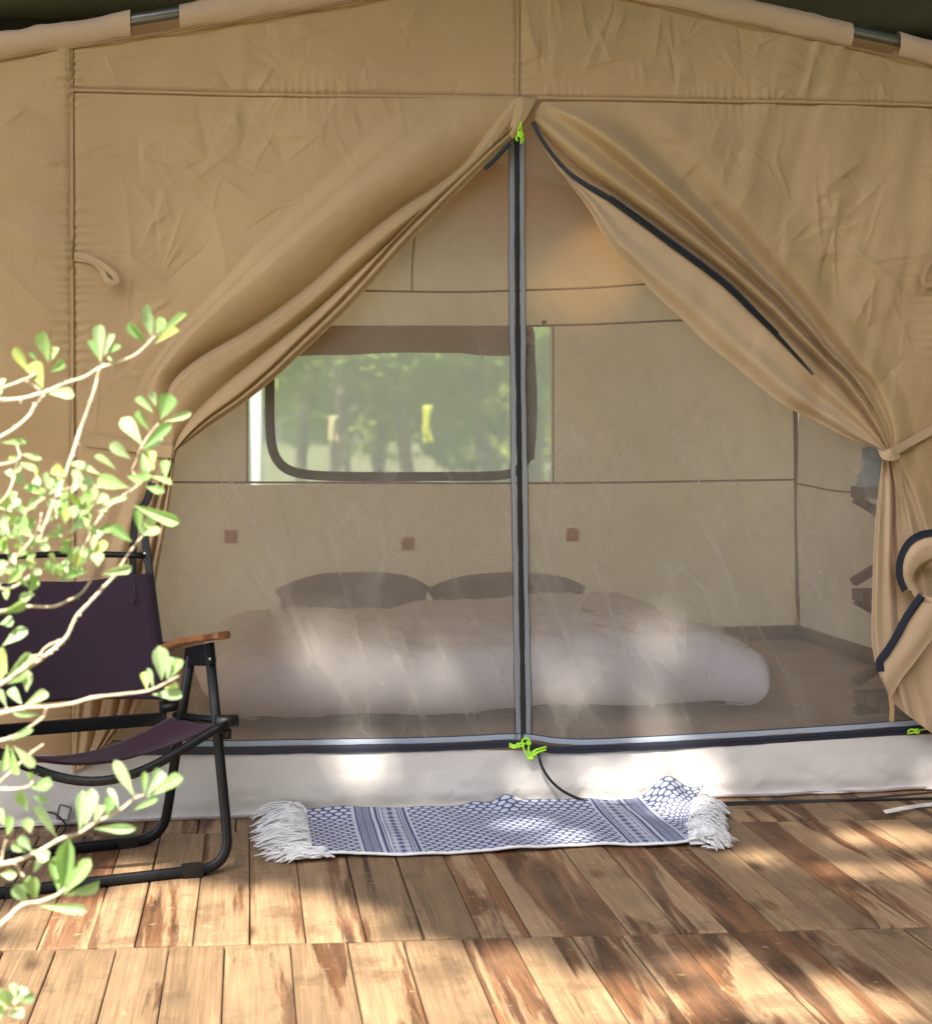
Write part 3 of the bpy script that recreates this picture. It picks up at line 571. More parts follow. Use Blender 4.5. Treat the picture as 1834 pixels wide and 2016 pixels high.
low = [[(347, WAIST, .05), (338, 960, .05), (326, 1040, .055), (311, 1124, .06), (299, 1210, .06), (290, 1310, .06), (279, 1393, .05), (236, 1442, .05), (190, 1490, .045)],
       [(346, WAIST, .06), (334, 960, .06), (320, 1040, .065), (304, 1124, .07), (291, 1210, .07), (280, 1310, .07), (262, 1400, .06), (225, 1448, .055), (185, 1493, .05)],
       [(344.5, WAIST, .05), (328, 960, .035), (312, 1040, .03), (295, 1124, .03), (282, 1210, .03), (270, 1310, .03), (250, 1405, .035), (216, 1455, .035), (180, 1497, .04)],
       [(343, WAIST, .07), (322, 960, .06), (304, 1040, .065), (286, 1124, .07), (272, 1210, .07), (258, 1310, .07), (236, 1412, .06), (206, 1462, .055), (175, 1501, .05)],
       [(341, WAIST, .045), (315, 960, .03), (295, 1040, .03), (276, 1124, .03), (260, 1210, .03), (246, 1310, .03), (224, 1418, .03), (198, 1468, .03), (171, 1504, .035)],
       [(338, WAIST, .06), (308, 960, .05), (286, 1040, .055), (266, 1124, .06), (250, 1210, .06), (234, 1310, .06), (212, 1424, .05), (189, 1476, .05), (166, 1508, .045)],
       [(334, WAIST, .055), (302, 960, .045), (278, 1040, .05), (256, 1124, .05), (240, 1210, .05), (222, 1310, .05), (200, 1430, .045), (180, 1482, .045), (162, 1511, .04)],
       [(327, WAIST, .03), (294, 960, .02), (268, 1040, .02), (246, 1124, .02), (228, 1210, .02), (210, 1310, .02), (188, 1438, .025), (171, 1490, .03), (158, 1514, .035)],
       [(308, WAIST, .02), (276, 960, .03), (250, 1040, .04), (226, 1124, .045), (208, 1210, .045), (190, 1310, .045), (172, 1450, .04), (160, 1500, .04), (153, 1518, .03)],
       [(285, WAIST, .008), (252, 960, .01), (226, 1040, .015), (204, 1124, .02), (188, 1210, .02), (172, 1310, .02), (158, 1460, .025), (152, 1506, .03), (149, 1521, .03)],
       [(258, WAIST, .010), (228, 960, .01), (204, 1040, .02), (184, 1124, .025), (171, 1210, .025), (160, 1310, .03), (150, 1470, .03), (147, 1510, .03), (146, 1523, .03)],
       [(200, WAIST, .006), (184, 960, .006), (170, 1040, .01), (160, 1124, .012), (154, 1210, .015), (149, 1310, .02), (145, 1480, .025), (144, 1514, .025), (144, 1525, .025)],
       [(142, WAIST, 0), (142, 960, 0), (142, 1040, 0), (142, 1124, 0), (142, 1210, .004), (142, 1310, .01), (142, 1480, .02), (142, 1516, .02), (142, 1527, .02)]]
flap_l, QL = cloth('door_flap', [[a, b] for a, b in zip(upp, low)], [270, 150], [8, 6, 6, 10, 12, 8, 18, 22, 22, 24, 80, 80], M['canvas'], sharp=(2, 4, 7), ext=addf(pucker(XS), hpucker(ZS)))
tag(flap_l, 'left door flap gathered in a diagonal roll to its tie')

# ---- right flap: facing edge, zipper, folds, then the flat wall out to the right seam
WR = 888
F0 = [(1046, 242, .012), (1066, 285, .02), (1092, 326, .03), (1117, 357, .035), (1160, 415, .04), (1197, 480, .045), (1240, 526, .045), (1290, 580, .045), (1350, 636, .045), (1400, 684, .045), (1444, 718, .045), (1537, 795, .045), (1606, 829, .045), (1670, 863, .045), (1742, WR, .04)]
F1 = [(1046.5, 241, .014), (1067, 284, .028), (1094, 323, .042), (1121, 354, .06), (1170, 408, .07), (1212, 468, .075), (1260, 512, .08), (1318, 562, .08), (1375, 610, .08), (1430, 660, .08), (1478, 700, .08), (1560, 772, .08), (1625, 815, .075), (1684, 855, .065), (1743, WR, .055)]
F2 = [(1047, 240.5, .014), (1068, 283, .026), (1096, 321, .038), (1126, 352, .05), (1183, 400, .055), (1230, 452, .058), (1285, 498, .06), (1348, 545, .06), (1402, 592, .06), (1455, 645, .058), (1505, 690, .052), (1590, 765, .035), (1640, 804, .03), (1696, 846, .035), (1745, WR, .04)]
ZP = [(1048, 240, .012), (1070, 280, .024), (1099, 318, .034), (1132, 350, .045), (1200, 392, .052), (1256, 432, .055), (1312, 474, .055), (1387, 529, .055), (1440, 572, .055), (1490, 622, .055), (1530, 662, .055), (1600, 735, .06), (1652, 785, .055), (1706, 838, .05), (1747, WR, .05)]
VZ = [(1050, 239, .004), (1078, 274, .000), (1112, 310, .000), (1148, 340, .002), (1216, 384, .006), (1272, 424, .008), (1330, 466, .008), (1404, 520, .008), (1460, 566, .008), (1512, 614, .008), (1556, 660, .008), (1628, 728, .012), (1672, 778, .018), (1716, 834, .03), (1748, WR, .04)]
RA = [(1052, 232, 0.014), (1092, 262, 0.048), (1134, 296, 0.066), (1180, 332, 0.072), (1248, 382, 0.074), (1304, 424, 0.074), (1364, 470, 0.074), (1436, 528, 0.072), (1492, 576, 0.072), (1542, 624, 0.072), (1586, 670, 0.070), (1652, 734, 0.066), (1690, 780, 0.066), (1726, 836, 0.066), (1749.5, WR, 0.060)]
VA = [(1056, 214, 0.01), (1112, 246, 0.024), (1166, 286, 0.028), (1222, 330, 0.028), (1290, 384, 0.026), (1346, 430, 0.024), (1402, 480, 0.022), (1470, 540, 0.02), (1524, 590, 0.02), (1570, 640, 0.02), (1612, 686, 0.022), (1668, 742, 0.026), (1702, 786, 0.032), (1734, 838, 0.04), (1751, WR, 0.045)]
RB2 = [(1066, 200, 0.006), (1150, 240, 0.06), (1214, 284, 0.082), (1276, 336, 0.09), (1340, 392, 0.092), (1392, 440, 0.09), (1446, 492, 0.086), (1508, 552, 0.08), (1556, 602, 0.074), (1598, 650, 0.068), (1634, 692, 0.06), (1682, 744, 0.055), (1712, 788, 0.05), (1740, 838, 0.05), (1753, WR, 0.05)]
VC = [(1190, 200, 0), (1260, 262, 0.01), (1318, 320, 0.012), (1370, 380, 0.01), (1420, 430, 0.008), (1466, 480, 0.006), (1510, 530, 0.004), (1560, 586, 0.002), (1600, 634, 0.002), (1634, 678, 0.002), (1662, 712, 0.004), (1704, 752, 0.01), (1728, 792, 0.02), (1748, 840, 0.03), (1756, WR, 0.04)]
RD = [(1280, 201, 0), (1340, 270, 0.031), (1396, 334, 0.039), (1446, 396, 0.042), (1492, 450, 0.042), (1534, 502, 0.039), (1574, 552, 0.036), (1618, 606, 0.034), (1652, 652, 0.031), (1682, 694, 0.031), (1704, 724, 0.031), (1732, 758, 0.035), (1748, 796, 0.042), (1760, 842, 0.049), (1762, WR, 0.056)]
FD = [(1480, 203, 0), (1520, 280, .004), (1560, 350, .006), (1590, 420, .006), (1620, 480, .006), (1645, 530, .006), (1670, 580, .004), (1695, 630, .004), (1718, 670, .004), (1738, 706, .006), (1756, 736, .008), (1780, 768, .01), (1792, 804, .012), (1800, 846, .015), (1802, WR, .018)]
_b = pj((XS2, Y0, ZS)); _c = pj((XS2, Y0, oy(1834, WR, Y0).z))
SE2 = [(_b[0]+(_c[0]-_b[0])*i/14, _b[1]+(_c[1]-_b[1])*i/14, 0) for i in range(15)]
uppR = [F0, F1, F2, ZP, VZ, RA, VA, RB2, VC, RD, FD, SE2]
# tail of the right flap below its tie, fanning out in folds
T = [[(1742, WR, .04), (1735, 910, .05), (1728, 960, .06), (1719, 1050, .075), (1716, 1150, .085), (1715, 1250, .09), (1722, 1305, .09), (1737, 1345, .09), (1752, 1378, .085)],
     [(1743, WR, .055), (1737, 910, .065), (1733, 960, .08), (1727, 1050, .10), (1724, 1150, .11), (1724, 1250, .115), (1732, 1305, .115), (1746, 1350, .11), (1760, 1386, .105)],
     [(1745, WR, .04), (1742, 910, .045), (1742, 960, .068), (1739, 1050, .086), (1738, 1150, .098), (1740, 1250, .105), (1748, 1310, .105), (1760, 1360, .08), (1772, 1397, .08)],
     [(1747, WR, .05), (1747, 910, .06), (1749, 960, .075), (1748, 1050, .09), (1749, 1150, .10), (1753, 1250, .105), (1763, 1320, .105), (1776, 1372, .10), (1786, 1408, .10)],
     [(1748, WR, .04), (1750, 910, .03), (1755, 960, .015), (1757, 1050, .02), (1762, 1150, .045), (1768, 1250, .07), (1779, 1330, .08), (1792, 1384, .08), (1802, 1420, .08)],
     [(1749.5, WR, .05), (1753, 910, .05), (1761, 960, .045), (1768, 1050, .05), (1778, 1150, .06), (1788, 1250, .07), (1800, 1340, .075), (1812, 1396, .075), (1820, 1434, .075)],
     [(1751, WR, .045), (1757, 910, .044), (1768, 960, .04), (1782, 1050, .045), (1798, 1150, .05), (1812, 1250, .056), (1824, 1350, .06), (1834, 1408, .062), (1840, 1450, .06)],
     [(1753, WR, .05), (1761, 910, .052), (1776, 960, .055), (1796, 1050, .06), (1818, 1150, .065), (1836, 1250, .065), (1850, 1360, .065), (1856, 1420, .065), (1860, 1464, .065)],
     [(1756, WR, .04), (1766, 910, .035), (1786, 960, .025), (1812, 1050, .025), (1840, 1150, .03), (1860, 1250, .035), (1874, 1370, .04), (1880, 1432, .04), (1882, 1478, .04)],
     [(1762, WR, .04), (1774, 910, .04), (1798, 960, .04), (1830, 1050, .04), (1862, 1150, .045), (1884, 1250, .05), (1898, 1380, .05), (1904, 1446, .05), (1906, 1490, .05)],
     [(1802, WR, .018), (1810, 910, .018), (1830, 960, .016), (1862, 1050, .012), (1890, 1150, .012), (1908, 1250, .015), (1920, 1390, .02), (1926, 1460, .02), (1928, 1502, .02)],
     [(_c[0], _c[1], 0), (_c[0]+.5, 910, 0), (_c[0]+1, 960, 0), (_c[0]+2, 1050, 0), (1892+8, 1150, .004), (1914, 1250, .006), (1930, 1400, .01), (1940, 1474, .01), (1945, 1512, .01)]]
flap_r, QR = cloth('door_flap', [[a, b] for a, b in zip(uppR, T)], [270, 140], [10, 10, 9, 8, 10, 12, 12, 18, 22, 70, 90], M['canvas'], sharp=(4,), ext=addf(rightwr, hpucker(ZS, .003), pucker(XS2)))
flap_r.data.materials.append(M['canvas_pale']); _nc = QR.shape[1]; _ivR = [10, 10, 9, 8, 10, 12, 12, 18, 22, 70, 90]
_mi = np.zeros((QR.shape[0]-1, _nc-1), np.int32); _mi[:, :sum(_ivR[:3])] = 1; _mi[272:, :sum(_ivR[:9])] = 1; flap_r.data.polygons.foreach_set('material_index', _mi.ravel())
tag(flap_r, 'right door flap pulled aside with its black zipper edge showing')
# hem bands with zipper on the tail
def patch(name, curves, nu, iv, mat, parent, sharp=(), thick=.0015): return cloth(name, curves, [nu], iv, mat, parent, sharp, False, thick=thick)
A1 = [(1860, 1046, .10), (1834, 1049, .11), (1812, 1053, .12), (1790, 1066, .125), (1775, 1090, .125), (1769, 1116, .12), (1771, 1140, .115), (1780, 1162, .11)]
B1 = [(1860, 1070, .125), (1836, 1072, .135), (1818, 1078, .14), (1802, 1090, .145), (1790, 1106, .14), (1784, 1124, .135), (1786, 1143, .13), (1796, 1163, .125)]
B2 = [(1860, 1094, .12), (1838, 1098, .13), (1822, 1105, .135), (1808, 1115, .135), (1800, 1126, .13), (1796, 1138, .125), (1800, 1152, .12), (1812, 1168, .115)]
B3 = [(1860, 1096, .05), (1840, 1102, .05), (1826, 1110, .05), (1814, 1121, .05), (1808, 1130, .05), (1806, 1141, .05), (1810, 1152, .05), (1820, 1166, .05)]
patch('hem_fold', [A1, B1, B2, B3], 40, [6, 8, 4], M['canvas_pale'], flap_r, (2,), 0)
D1 = [(1792, 1150, .125), (1806, 1168, .13), (1826, 1182, .135), (1860, 1196, .135)]
D2 = [(1788, 1152, .12), (1800, 1176, .12), (1822, 1194, .125), (1860, 1216, .125)]
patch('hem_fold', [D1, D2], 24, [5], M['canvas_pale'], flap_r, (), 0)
Z2 = [(1812, 1172, .125), (1796, 1194, .125), (1781, 1216, .125), (1762, 1252, .125), (1742, 1284, .12), (1729, 1302, .115), (1731, 1322, .11)]
K2 = [(1850, 1180, .135), (1838, 1204, .14), (1822, 1232, .14), (1800, 1266, .14), (1776, 1298, .135), (1754, 1322, .13), (1742, 1345, .12)]
K3 = [(1866, 1190, .12), (1860, 1212, .13), (1848, 1240, .13), (1824, 1272, .13), (1800, 1304, .13), (1774, 1338, .125), (1754, 1374, .11)]
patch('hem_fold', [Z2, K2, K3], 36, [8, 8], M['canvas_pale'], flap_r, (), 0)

# ---- zippers
def path3(P, n): return [front(*q) for q in crs(np.array(P, float), n)]
def ribbon(name, pts, wd, mat, parent, wavy=0, side=None, prof=None):
    """flat tape along a line on the front plane; width lies in the wall plane"""
    V = []; n = len(pts)
    for i, p in enumerate(pts):
        tt = (pts[min(i+1, n-1)]-pts[max(0, i-1)]).normalized(); s = tt.cross(Vector((0, -1, 0))).normalized()
        ww = wd*(1+wavy*math.sin(i*1.3)+wavy*math.sin(i*.47))*(float(np.interp(i/(n-1), [q for q, _ in prof], [q for _, q in prof])) if prof else 1)
        for q in (-.5, -.17, .17, .5): V.append(p+s*ww*q+Vector((0, -.0012*(1-abs(q)*1.5), 0)))
    return tp(name, V, gridfaces(n, 4), mat, parent)
def teeth(name, pts, parent, mat, size=(.0036, .003, .0022), offs=0.0, alt=False):
    g = Geo(); n = len(pts)
    for i, p in enumerate(pts):
        tt = (pts[min(i+1, n-1)]-pts[max(0, i-1)]).normalized(); s = tt.cross(Vector((0, -1, 0))).normalized(); yv = s.cross(tt)
        Mx = Matrix((s, tt, yv)).transposed(); o = offs + ((.0012 if i % 2 else -.0012) if alt else 0)
        g.box(p+s*o, (size[0], size[2], size[1]), Mx)
    o = tg(g, name, mat, parent, False); o['kind'] = 'stuff'; return o
def shift(pts, dy=0, dx=0, dz=0): return [p+Vector((dx, -dy, dz)) for p in pts]
ZT = (1017, 282); ZBm = (1030, 1452)
zc = [(1017, 270, .0), (1017.5, 420, .001), (1018, 560, -.001), (1019, 700, .001), (1021, 850, .0), (1023, 1000, .002), (1026, 1180, .003), (1028, 1320, .004), (1030, 1462, .008)]
zl = path3(zc, 90)
vz = ribbon('zipper', zl, .0165, M['black'], tent, .05)
zj = lambda dx, ph: [p+Vector((dx+.0012*math.sin(i*.23+ph)+.0008*math.sin(i*.61+ph), .0015, 0)) for i, p in enumerate(zl)]
ribbon('zipper_tape', zj(-.0165, 0), .0155, M['tape'], vz, .06); ribbon('zipper_tape', zj(.0165, 2), .0155, M['tape'], vz, .06)
ribbon('zipper_piping', zj(-.0252, 0), .0022, M['black'], vz); ribbon('zipper_piping', zj(.0252, 2), .0022, M['black'], vz)
teeth('zipper_teeth', shift(path3(zc, 420), .0016), vz, M['teeth'], (.0052, .0022, .0020), 0, True)
hz = [(150, 1478, .012), (260, 1479, .012), (370, 1478, .012), (470, 1478, .010), (580, 1476, .008), (700, 1474, .008), (820, 1472, .008), (930, 1468, .008), (1010, 1464, .008), (1050, 1470, .014), (1090, 1476, .014), (1150, 1475, .012), (1250, 1471, .010), (1400, 1463, .008), (1550, 1454, .008), (1700, 1444, .008), (1840, 1434, .008), (1930, 1428, .008)]
hl = path3(hz, 150); hzp = ribbon('zipper', hl, .024, M['navy'], tent, .05)
ht = path3([(a, b-14-(4 if 1030 < a < 1110 else 0), c-.003) for a, b, c in hz], 150); ribbon('zipper_tape', ht, .0165, M['tapeblue'], hzp, .08)
ribbon('zipper_piping', shift(ht, .0006, 0, .0095), .003, M['navy'], hzp)
teeth('zipper_teeth', shift(path3(hz, 760), .002), hzp, M['teeth'], (.006, .002, .0016), 0, True)
# zipper along the right flap edge, and the short runs that show elsewhere
def fzip(P, n, wd, mat, parent, toff, side=1, prof=None):
    pts = path3(P, n); o = ribbon('zipper', shift(pts, .004), wd, mat, parent, .03, None, prof)
    teeth('zipper_teeth', shift(path3(P, n*5), .0055), o, mat, (.004, .003, .0022), wd*toff*side, False); return o
fzip([(a, b, c+.006) for a, b, c in ZP[:12]], 80, .019, M['black'], flap_r, .30, 1, [(0, .5), (.13, .6), (.28, 1), (.78, 1), (.92, .5), (1, .1)])
fzip([(a+1, b-7, c+.011) for a, b, c in ZP[4:11]], 50, .008, M['navy'], flap_r, .0, 1, [(0, .2), (.3, 1), (.8, 1), (1, .15)])
fzip([(1002, 282, .050), (985, 300, .052), (968, 318, .052), (952, 332, .05)], 14, .012, M['black'], flap_l, .5, -1)
fzip([(300, 950, .07), (290, 985, .075), (270, 1014, .075), (264, 1056, .075), (262, 1140, .08), (262, 1200, .08)], 30, .020, M['black'], flap_l, .5, 1)
fzip([(a, b, c+.005) for a, b, c in A1], 40, .021, M['navy'], flap_r, .5, 1)
fzip([(a, b, c+.005) for a, b, c in Z2], 40, .024, M['navy'], flap_r, .45, -1)

# ---- seams on the front
def seam(P, wd=.016, parent=tent, h=.004):
    pts = path3([(a, b, h) for a, b in P], 160); out = []
    for p in pts: out.append(p - Vector((0, float(base_disp(np.array([p.x]), np.array([p.z]))[0])-.0035, 0)))
    o = ribbon('seam', out, wd, M['canvas'], parent, .03)
    for s in (-.42, .42):
        q = [p+Vector((0, -.0016, 0))+(Vector((0, 0, 1)) if abs(P[0][0]-P[-1][0]) > abs(P[0][1]-P[-1][1]) else Vector((1, 0, 0)))*wd*s for p in out]
        ribbon('stitching', q, .0022, M['seam'], o)
seam([(139, sleeve_v(139)), (140, 300), (141, 640), (142, 1100), (143, 1528)], .014)
seam([(141, seam_v(141)+.5), (600, seam_v(600)+2), (1010, seam_v(1010)), (1400, seam_v(1400)-1), (1840, seam_v(1840))], .012, h=.006)
seam([(1018, sleeve_v(1018)), (1018, 90), (1017, 188)], .013)
seam([(_b[0], sleeve_v(_b[0])), (_b[0]+2, 640), (_b[0]+4, 1500)], .014)
# overlap of cloth above the apex
patch('apex_fold', [[(1012, 192, .012), (1010, 222, .03), (1000, 262, .05)], [(1030, 190, .03), (1024, 226, .055), (1006, 268, .06)], [(1058, 192, .02), (1040, 226, .05), (1008, 274, .058)]], 20, [6, 6], M['canvas'], tent)

# ---- sill strip below the netting
def sill_top(u): return np.interp(u, [a for a, b, c in hz], [b+8 for a, b, c in hz])
cs = []
for i in range(9):
    X = XL+.2+(XS2+.3-XL-.2)*i/8; b0 = pj((X, Y0, .0)); u0 = b0[0]; vt = float(sill_top(u0)); vb = b0[1]
    cs.append([(u0-1, vt, .006), (u0, vt*.7+vb*.3, .012), (u0, vt*.3+vb*.7, .018), (u0, vb-8, .014), (u0, vb, .02)])
def sillwr(X, Z, u, v):
    lo = np.clip(1-Z/.12, 0, 1); return .016*vnoise(X*13+Z*9, Z*9)*lo + .012*vnoise(X*5-Z*6, Z*3) + .010*np.abs(vnoise(X*9+Z*14, Z*10-X*3))*(.3+lo) + .006*np.abs(vnoise(X*24-Z*20, Z*22))*(.3+lo)
sill, _ = cloth('sill_strip', cs, [60], [40]*8, M['sill'], ext=sillwr)
g = Geo(); g.tube([(XL+.3+(XR-XL-.5)*i/80, Y0-.028+.004*math.sin(i*.9), .006+.003*abs(math.sin(i*.55+1))) for i in range(81)], .0045, 6); tg(g, 'base_piping', M['piping'], sill)
# small toggle flap by the rug
p0 = front(1006, 1583, .04); g = Geo(); g.tube([p0, front(1012, 1572, .045), front(1016, 1568, .045)], .003, 6); g.bar(front(1014, 1575, .05), front(1034, 1584, .05), .003, .02, (0, 0, 1)); tg(g, 'toggle', M['strap'], tent)
# ---- insect netting, two panels either side of the zip
def net(ua, ub):
    c = []
    for i in range(5):
        u = ua+(ub-ua)*i/4; c.append([(u, 210, -.012), (u, 700, -.012), (u, 1200, -.010), (u, float(np.interp(u, [a for a, b, d in hz], [b for a, b, d in hz]))-10, .0)])
    def nw(X, Z, u, v): return .012*vnoise(X*4+Z*2, Z*1.2) + .006*vnoise(X*10-Z*5, Z*4)
    V = cloth('netting_panel', c, [60], [16]*4, M['netting'], disp=False); o = V[0]; return o
net(150, 1012); net(1026, 1905)

# ---- pull cords (neon), tie straps, loops, buckle
def cord(P, r=.0022, n=30, name='pull_cord', mat=None, parent=None):
    g = Geo(); g.tube(smooth_pts([front(*q) for q in P], n), r, 6); return tg(g, name, mat or M['neon'], parent or tent)
def knot(c, r=.006):
    g = Geo(); c = front(*c)
    for k in range(3):
        a = k*1.1; g.tube([c+Vector((math.cos(t)*r*math.cos(a)*1.0, -.002+math.sin(t*2)*r*.4, math.sin(t)*r)) for t in np.linspace(0, 2*PI, 14)], r*.45, 6)
    tg(g, 'cord_knot', M['neon'], tent)
cord([(1026, 240, .06), (1021, 252, .065), (1019, 262, .066)]); cord([(1024, 240, .06), (1026, 254, .066), (1025, 264, .068)])
knot((1024, 264, .070), .0075); cord([(1022, 264, .07), (1016, 270, .07), (1018, 277, .07)], .003); cord([(1027, 264, .07), (1030, 272, .07), (1029, 280, .07)], .003); cord([(1025, 266, .075), (1026, 274, .075), (1025, 282, .075)], .0028)
cord([(1036, 1452, .03), (1028, 1458, .035), (1030, 1472, .038), (1036, 1484, .038), (1041, 1496, .036)], .0032)
cord([(1036, 1452, .032), (1042, 1460, .036), (1040, 1474, .04), (1043, 1486, .04), (1048, 1496, .036)], .0032)
cord([(1041, 1494, .04), (1048, 1488, .04), (1052, 1478, .04), (1062, 1474, .038), (1075, 1470, .032)], .0034); cord([(1045, 1496, .04), (1054, 1484, .042), (1064, 1479, .04), (1074, 1476, .034)], .0034)
cord([(1034, 1464, .036), (1022, 1464, .036), (1012, 1468, .034), (1002, 1464, .03)], .0034); cord([(1032, 1468, .036), (1020, 1470, .036), (1010, 1472, .034), (1002, 1468, .03)], .0034)
knot((1019, 1467, .038), .006); knot((1050, 1483, .042), .006); knot((1040, 1462, .04), .006)
cord([(1840, 1432, .03), (1818, 1436, .03), (1806, 1438, .03)], .0028); knot((1804, 1439, .034), .0065); cord([(1804, 1439, .034), (1794, 1436, .03), (1786, 1440, .028)], .0035); cord([(1803, 1441, .034), (1794, 1443, .03), (1785, 1444, .028)], .003)
cord([(240, 1484, .07), (215, 1490, .075), (190, 1492, .07)], .0045, 12)
def band(name, PA, wd, mat, parent, n=40, thick=.0016):
    pts = [front(*q) for q in crs(np.array(PA, float), n)]; V = []
    for i, p in enumerate(pts):
        tt = (pts[min(i+1, n-1)]-pts[max(0, i-1)]).normalized(); s = tt.cross(Vector((0, -1, 0))); s = Vector((0, 0, 1)) if s.length < 1e-4 else s.normalized()
        V += [p-s*wd/2, p+s*wd/2]
    o = tp(name, V, gridfaces(n, 2), mat, parent, False); md = o.modifiers.new('t', 'SOLIDIFY'); md.thickness = thick; md.offset = 0; return o
band('tie_strap', [(168, 866, .012), (220, 872, .018), (280, 880, .026), (318, 888, .05), (338, 890, .075), (347, 892, .06)], .036, M['canvas'], tent)
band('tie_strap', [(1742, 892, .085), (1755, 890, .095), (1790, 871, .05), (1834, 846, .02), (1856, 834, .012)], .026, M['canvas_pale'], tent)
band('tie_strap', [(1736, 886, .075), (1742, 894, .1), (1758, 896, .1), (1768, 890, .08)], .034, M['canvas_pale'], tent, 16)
band('tie_loop', [(146, 500, .010), (170, 505, .02), (200, 520, .035), (222, 538, .05), (230, 552, .055), (220, 556, .055), (208, 548, .05), (200, 530, .035), (180, 514, .02), (146, 508, .010)], .016, M['canvas'], tent, 60)
band('tie_loop', [(1850, 500, .01), (1828, 520, .02), (1816, 544, .035), (1818, 558, .04), (1830, 560, .035), (1850, 540, .015)], .016, M['canvas'], tent, 30)
band('hem_toggle', [(1752, 1366, .1), (1755, 1390, .1), (1754, 1420, .095)], .014, M['toggle'], flap_r, 10, .004)
bk = front(124, 1600, .05)
g = Geo(); a1, a2, a3, a4 = front(112, 1612, .05), front(118, 1584, .055), front(140, 1590, .055), front(134, 1616, .05)
for p, q in ((a1, a2), (a2, a3), (a3, a4), (a4, a1)): g.bar(p, q, .006, .006, (0, -1, .3))
buck = tg(g, 'buckle', M['buckle'], tent, False, .001)
g = Geo(); c = (a1+a2+a3+a4)/4; mm = [(a1*.7+c*.3), (a2*.7+c*.3), (a3*.7+c*.3), (a4*.7+c*.3)]; g.add([m+Vector((0, -.003, 0)) for m in mm], [(0, 1, 2, 3)]); tg(g, 'buckle_plate', M['strap'], buck, False)
g = Geo(); g.tube(smooth_pts([oz(60, 1600, .02), front(108, 1602, .05), oz(130, 1625, .01), oz(112, 1650, .008)], 24), .003, 5); tg(g, 'buckle_strap', M['darkstrap'], tent)
V = [];
for i in range(20):
    s = i/19; c = crs(np.array([(1740, 1600, 0), (1790, 1590, 0), (1850, 1583, 0)], float), 20)[i]; p = oz(c[0], c[1], .012+.006*math.sin(s*6)); V += [p+Vector((0, -.011, 0)), p+Vector((0, .011, .004))]
tp('ground_strap', V, gridfaces(20, 2), M['strap'], tent)

# ---- sleeves along the gable edge and the pole inside
def sleeve(xa, xb):
    n = max(8, int(abs(xb-xa)/.012)); V = []; prof = [(.000, -.012), (.016, .002), (.030, .022), (.034, .045), (.026, .064), (.008, .074), (-.012, .070), (-.026, .052), (-.026, .02), (-.006, -.010)]
    for i in range(n+1):
        x = xa+(xb-xa)*i/n; z = gz(x)
        for j, (dy, dz) in enumerate(prof):
            wr = .009*float(fbm(np.array([x*18+dz*40]), np.array([dz*12+3.]), 2)[0]); V.append((x+dz*.1*(1 if x < XC else -1)*0, Y0-dy-wr, z+dz+wr*.5))
    o = tp('pole_sleeve', V, gridfaces(n+1, len(prof)), M['sleeve'])
uX = lambda u, v: oy(u, v, Y0).x
gaps = [(uX(258, 60), uX(354, 45)), (uX(1672, 70), uX(1764, 90))]
sleeve(XL-.06, gaps[0][0]); sleeve(gaps[0][1], XC-.004); sleeve(XC+.004, gaps[1][0]); sleeve(gaps[1][1], XR+.06)
for s in (-1, 1):
    g = Geo(); x1 = XL-.1 if s < 0 else XR+.1; g.tube([(XC, Y0-.004, ZR+.048), (x1, Y0-.004, gz(x1)+.048)], .0185, 16); tg(g, 'roof_pole', M['metalpole'], tent)
# piping line under the sleeves
for s in (-1, 1):
    g = Geo(); x1 = XL if s < 0 else XR; g.tube([(XC+(x1-XC)*i/60, Y0-.012-.004*math.sin(i), gz(XC+(x1-XC)*i/60)-.008) for i in range(61)], .0035, 6); tg(g, 'edge_seam', M['seam'], tent)

# ---- inside of the tent
def wallgrid(name, fn, nu, nv, mat, amp=.02):
    V = [fn(i/(nu-1), j/(nv-1)) for j in range(nv) for i in range(nu)]; return tp(name, V, gridfaces(nv, nu), mat)
def wob(a, b): return float(fbm(np.array([a*1.1]), np.array([b*1.1]), 3)[0])
wl, wt = oy(488, 800, YB).x, oy(700, 640, YB).z; wr_, wb = oy(1083, 800, YB).x, oy(800, 950, YB).z
def backpt(x, z): return (x, YB-.85*max(0., min(1.2, (z-1.98)/.58))**2+.05*wob(x*1.5, z*1.5)*min(1, max(0, (abs(x-(wl+wr_)/2)-(wr_-wl)/2)*4, (z-wt)*4, (wb-z)*4)), z)
def backpiece(x0, x1, z0, z1f, nu, nv): return wallgrid('back_wall', lambda a, b: backpt(x0+(x1-x0)*a, z0*(1-b)+(z1f(x0+(x1-x0)*a))*b), nu, nv, M['canvas_inner'])
bw = backpiece(XL, XR, 0, lambda x: wb, 60, 22)
backpiece(XL, wl, wb, lambda x: wt, 10, 24); backpiece(wr_, XR, wb, lambda x: wt, 30, 24); backpiece(XL, XR, wt, lambda x: gz(x)+.03, 60, 40)
swl = wallgrid('side_wall', lambda a, b: (XL+.03*wob(a*4, b*3), Y0+(YB-Y0)*a, (ZR-SL*(XR-XC))*b), 40, 30, M['canvas_inner'])
swr = wallgrid('side_wall', lambda a, b: (XR+.03*wob(a*4+9, b*3), Y0+(YB-Y0)*a, (ZR-SL*(XR-XC))*b), 40, 30, M['canvas_inner'])
for sgn in (-1, 1):
    xe = XL-.12 if sgn < 0 else XR+.12
    wallgrid('roof', lambda a, b: (XC+(xe-XC)*a, Y0-.0+(YB+.08-Y0)*b, ZR-SL*abs(xe-XC)*a+.035-.02*math.sin(PI*b)*math.sin(PI*a)), 30, 30, M['lining'])
floor = wallgrid('groundsheet', lambda a, b: (XL+.01+(XR-XL-.02)*a, Y0+.03+(YB-Y0-.04)*b, .012+.006*wob(a*9, b*9)), 60, 60, M['floor'])
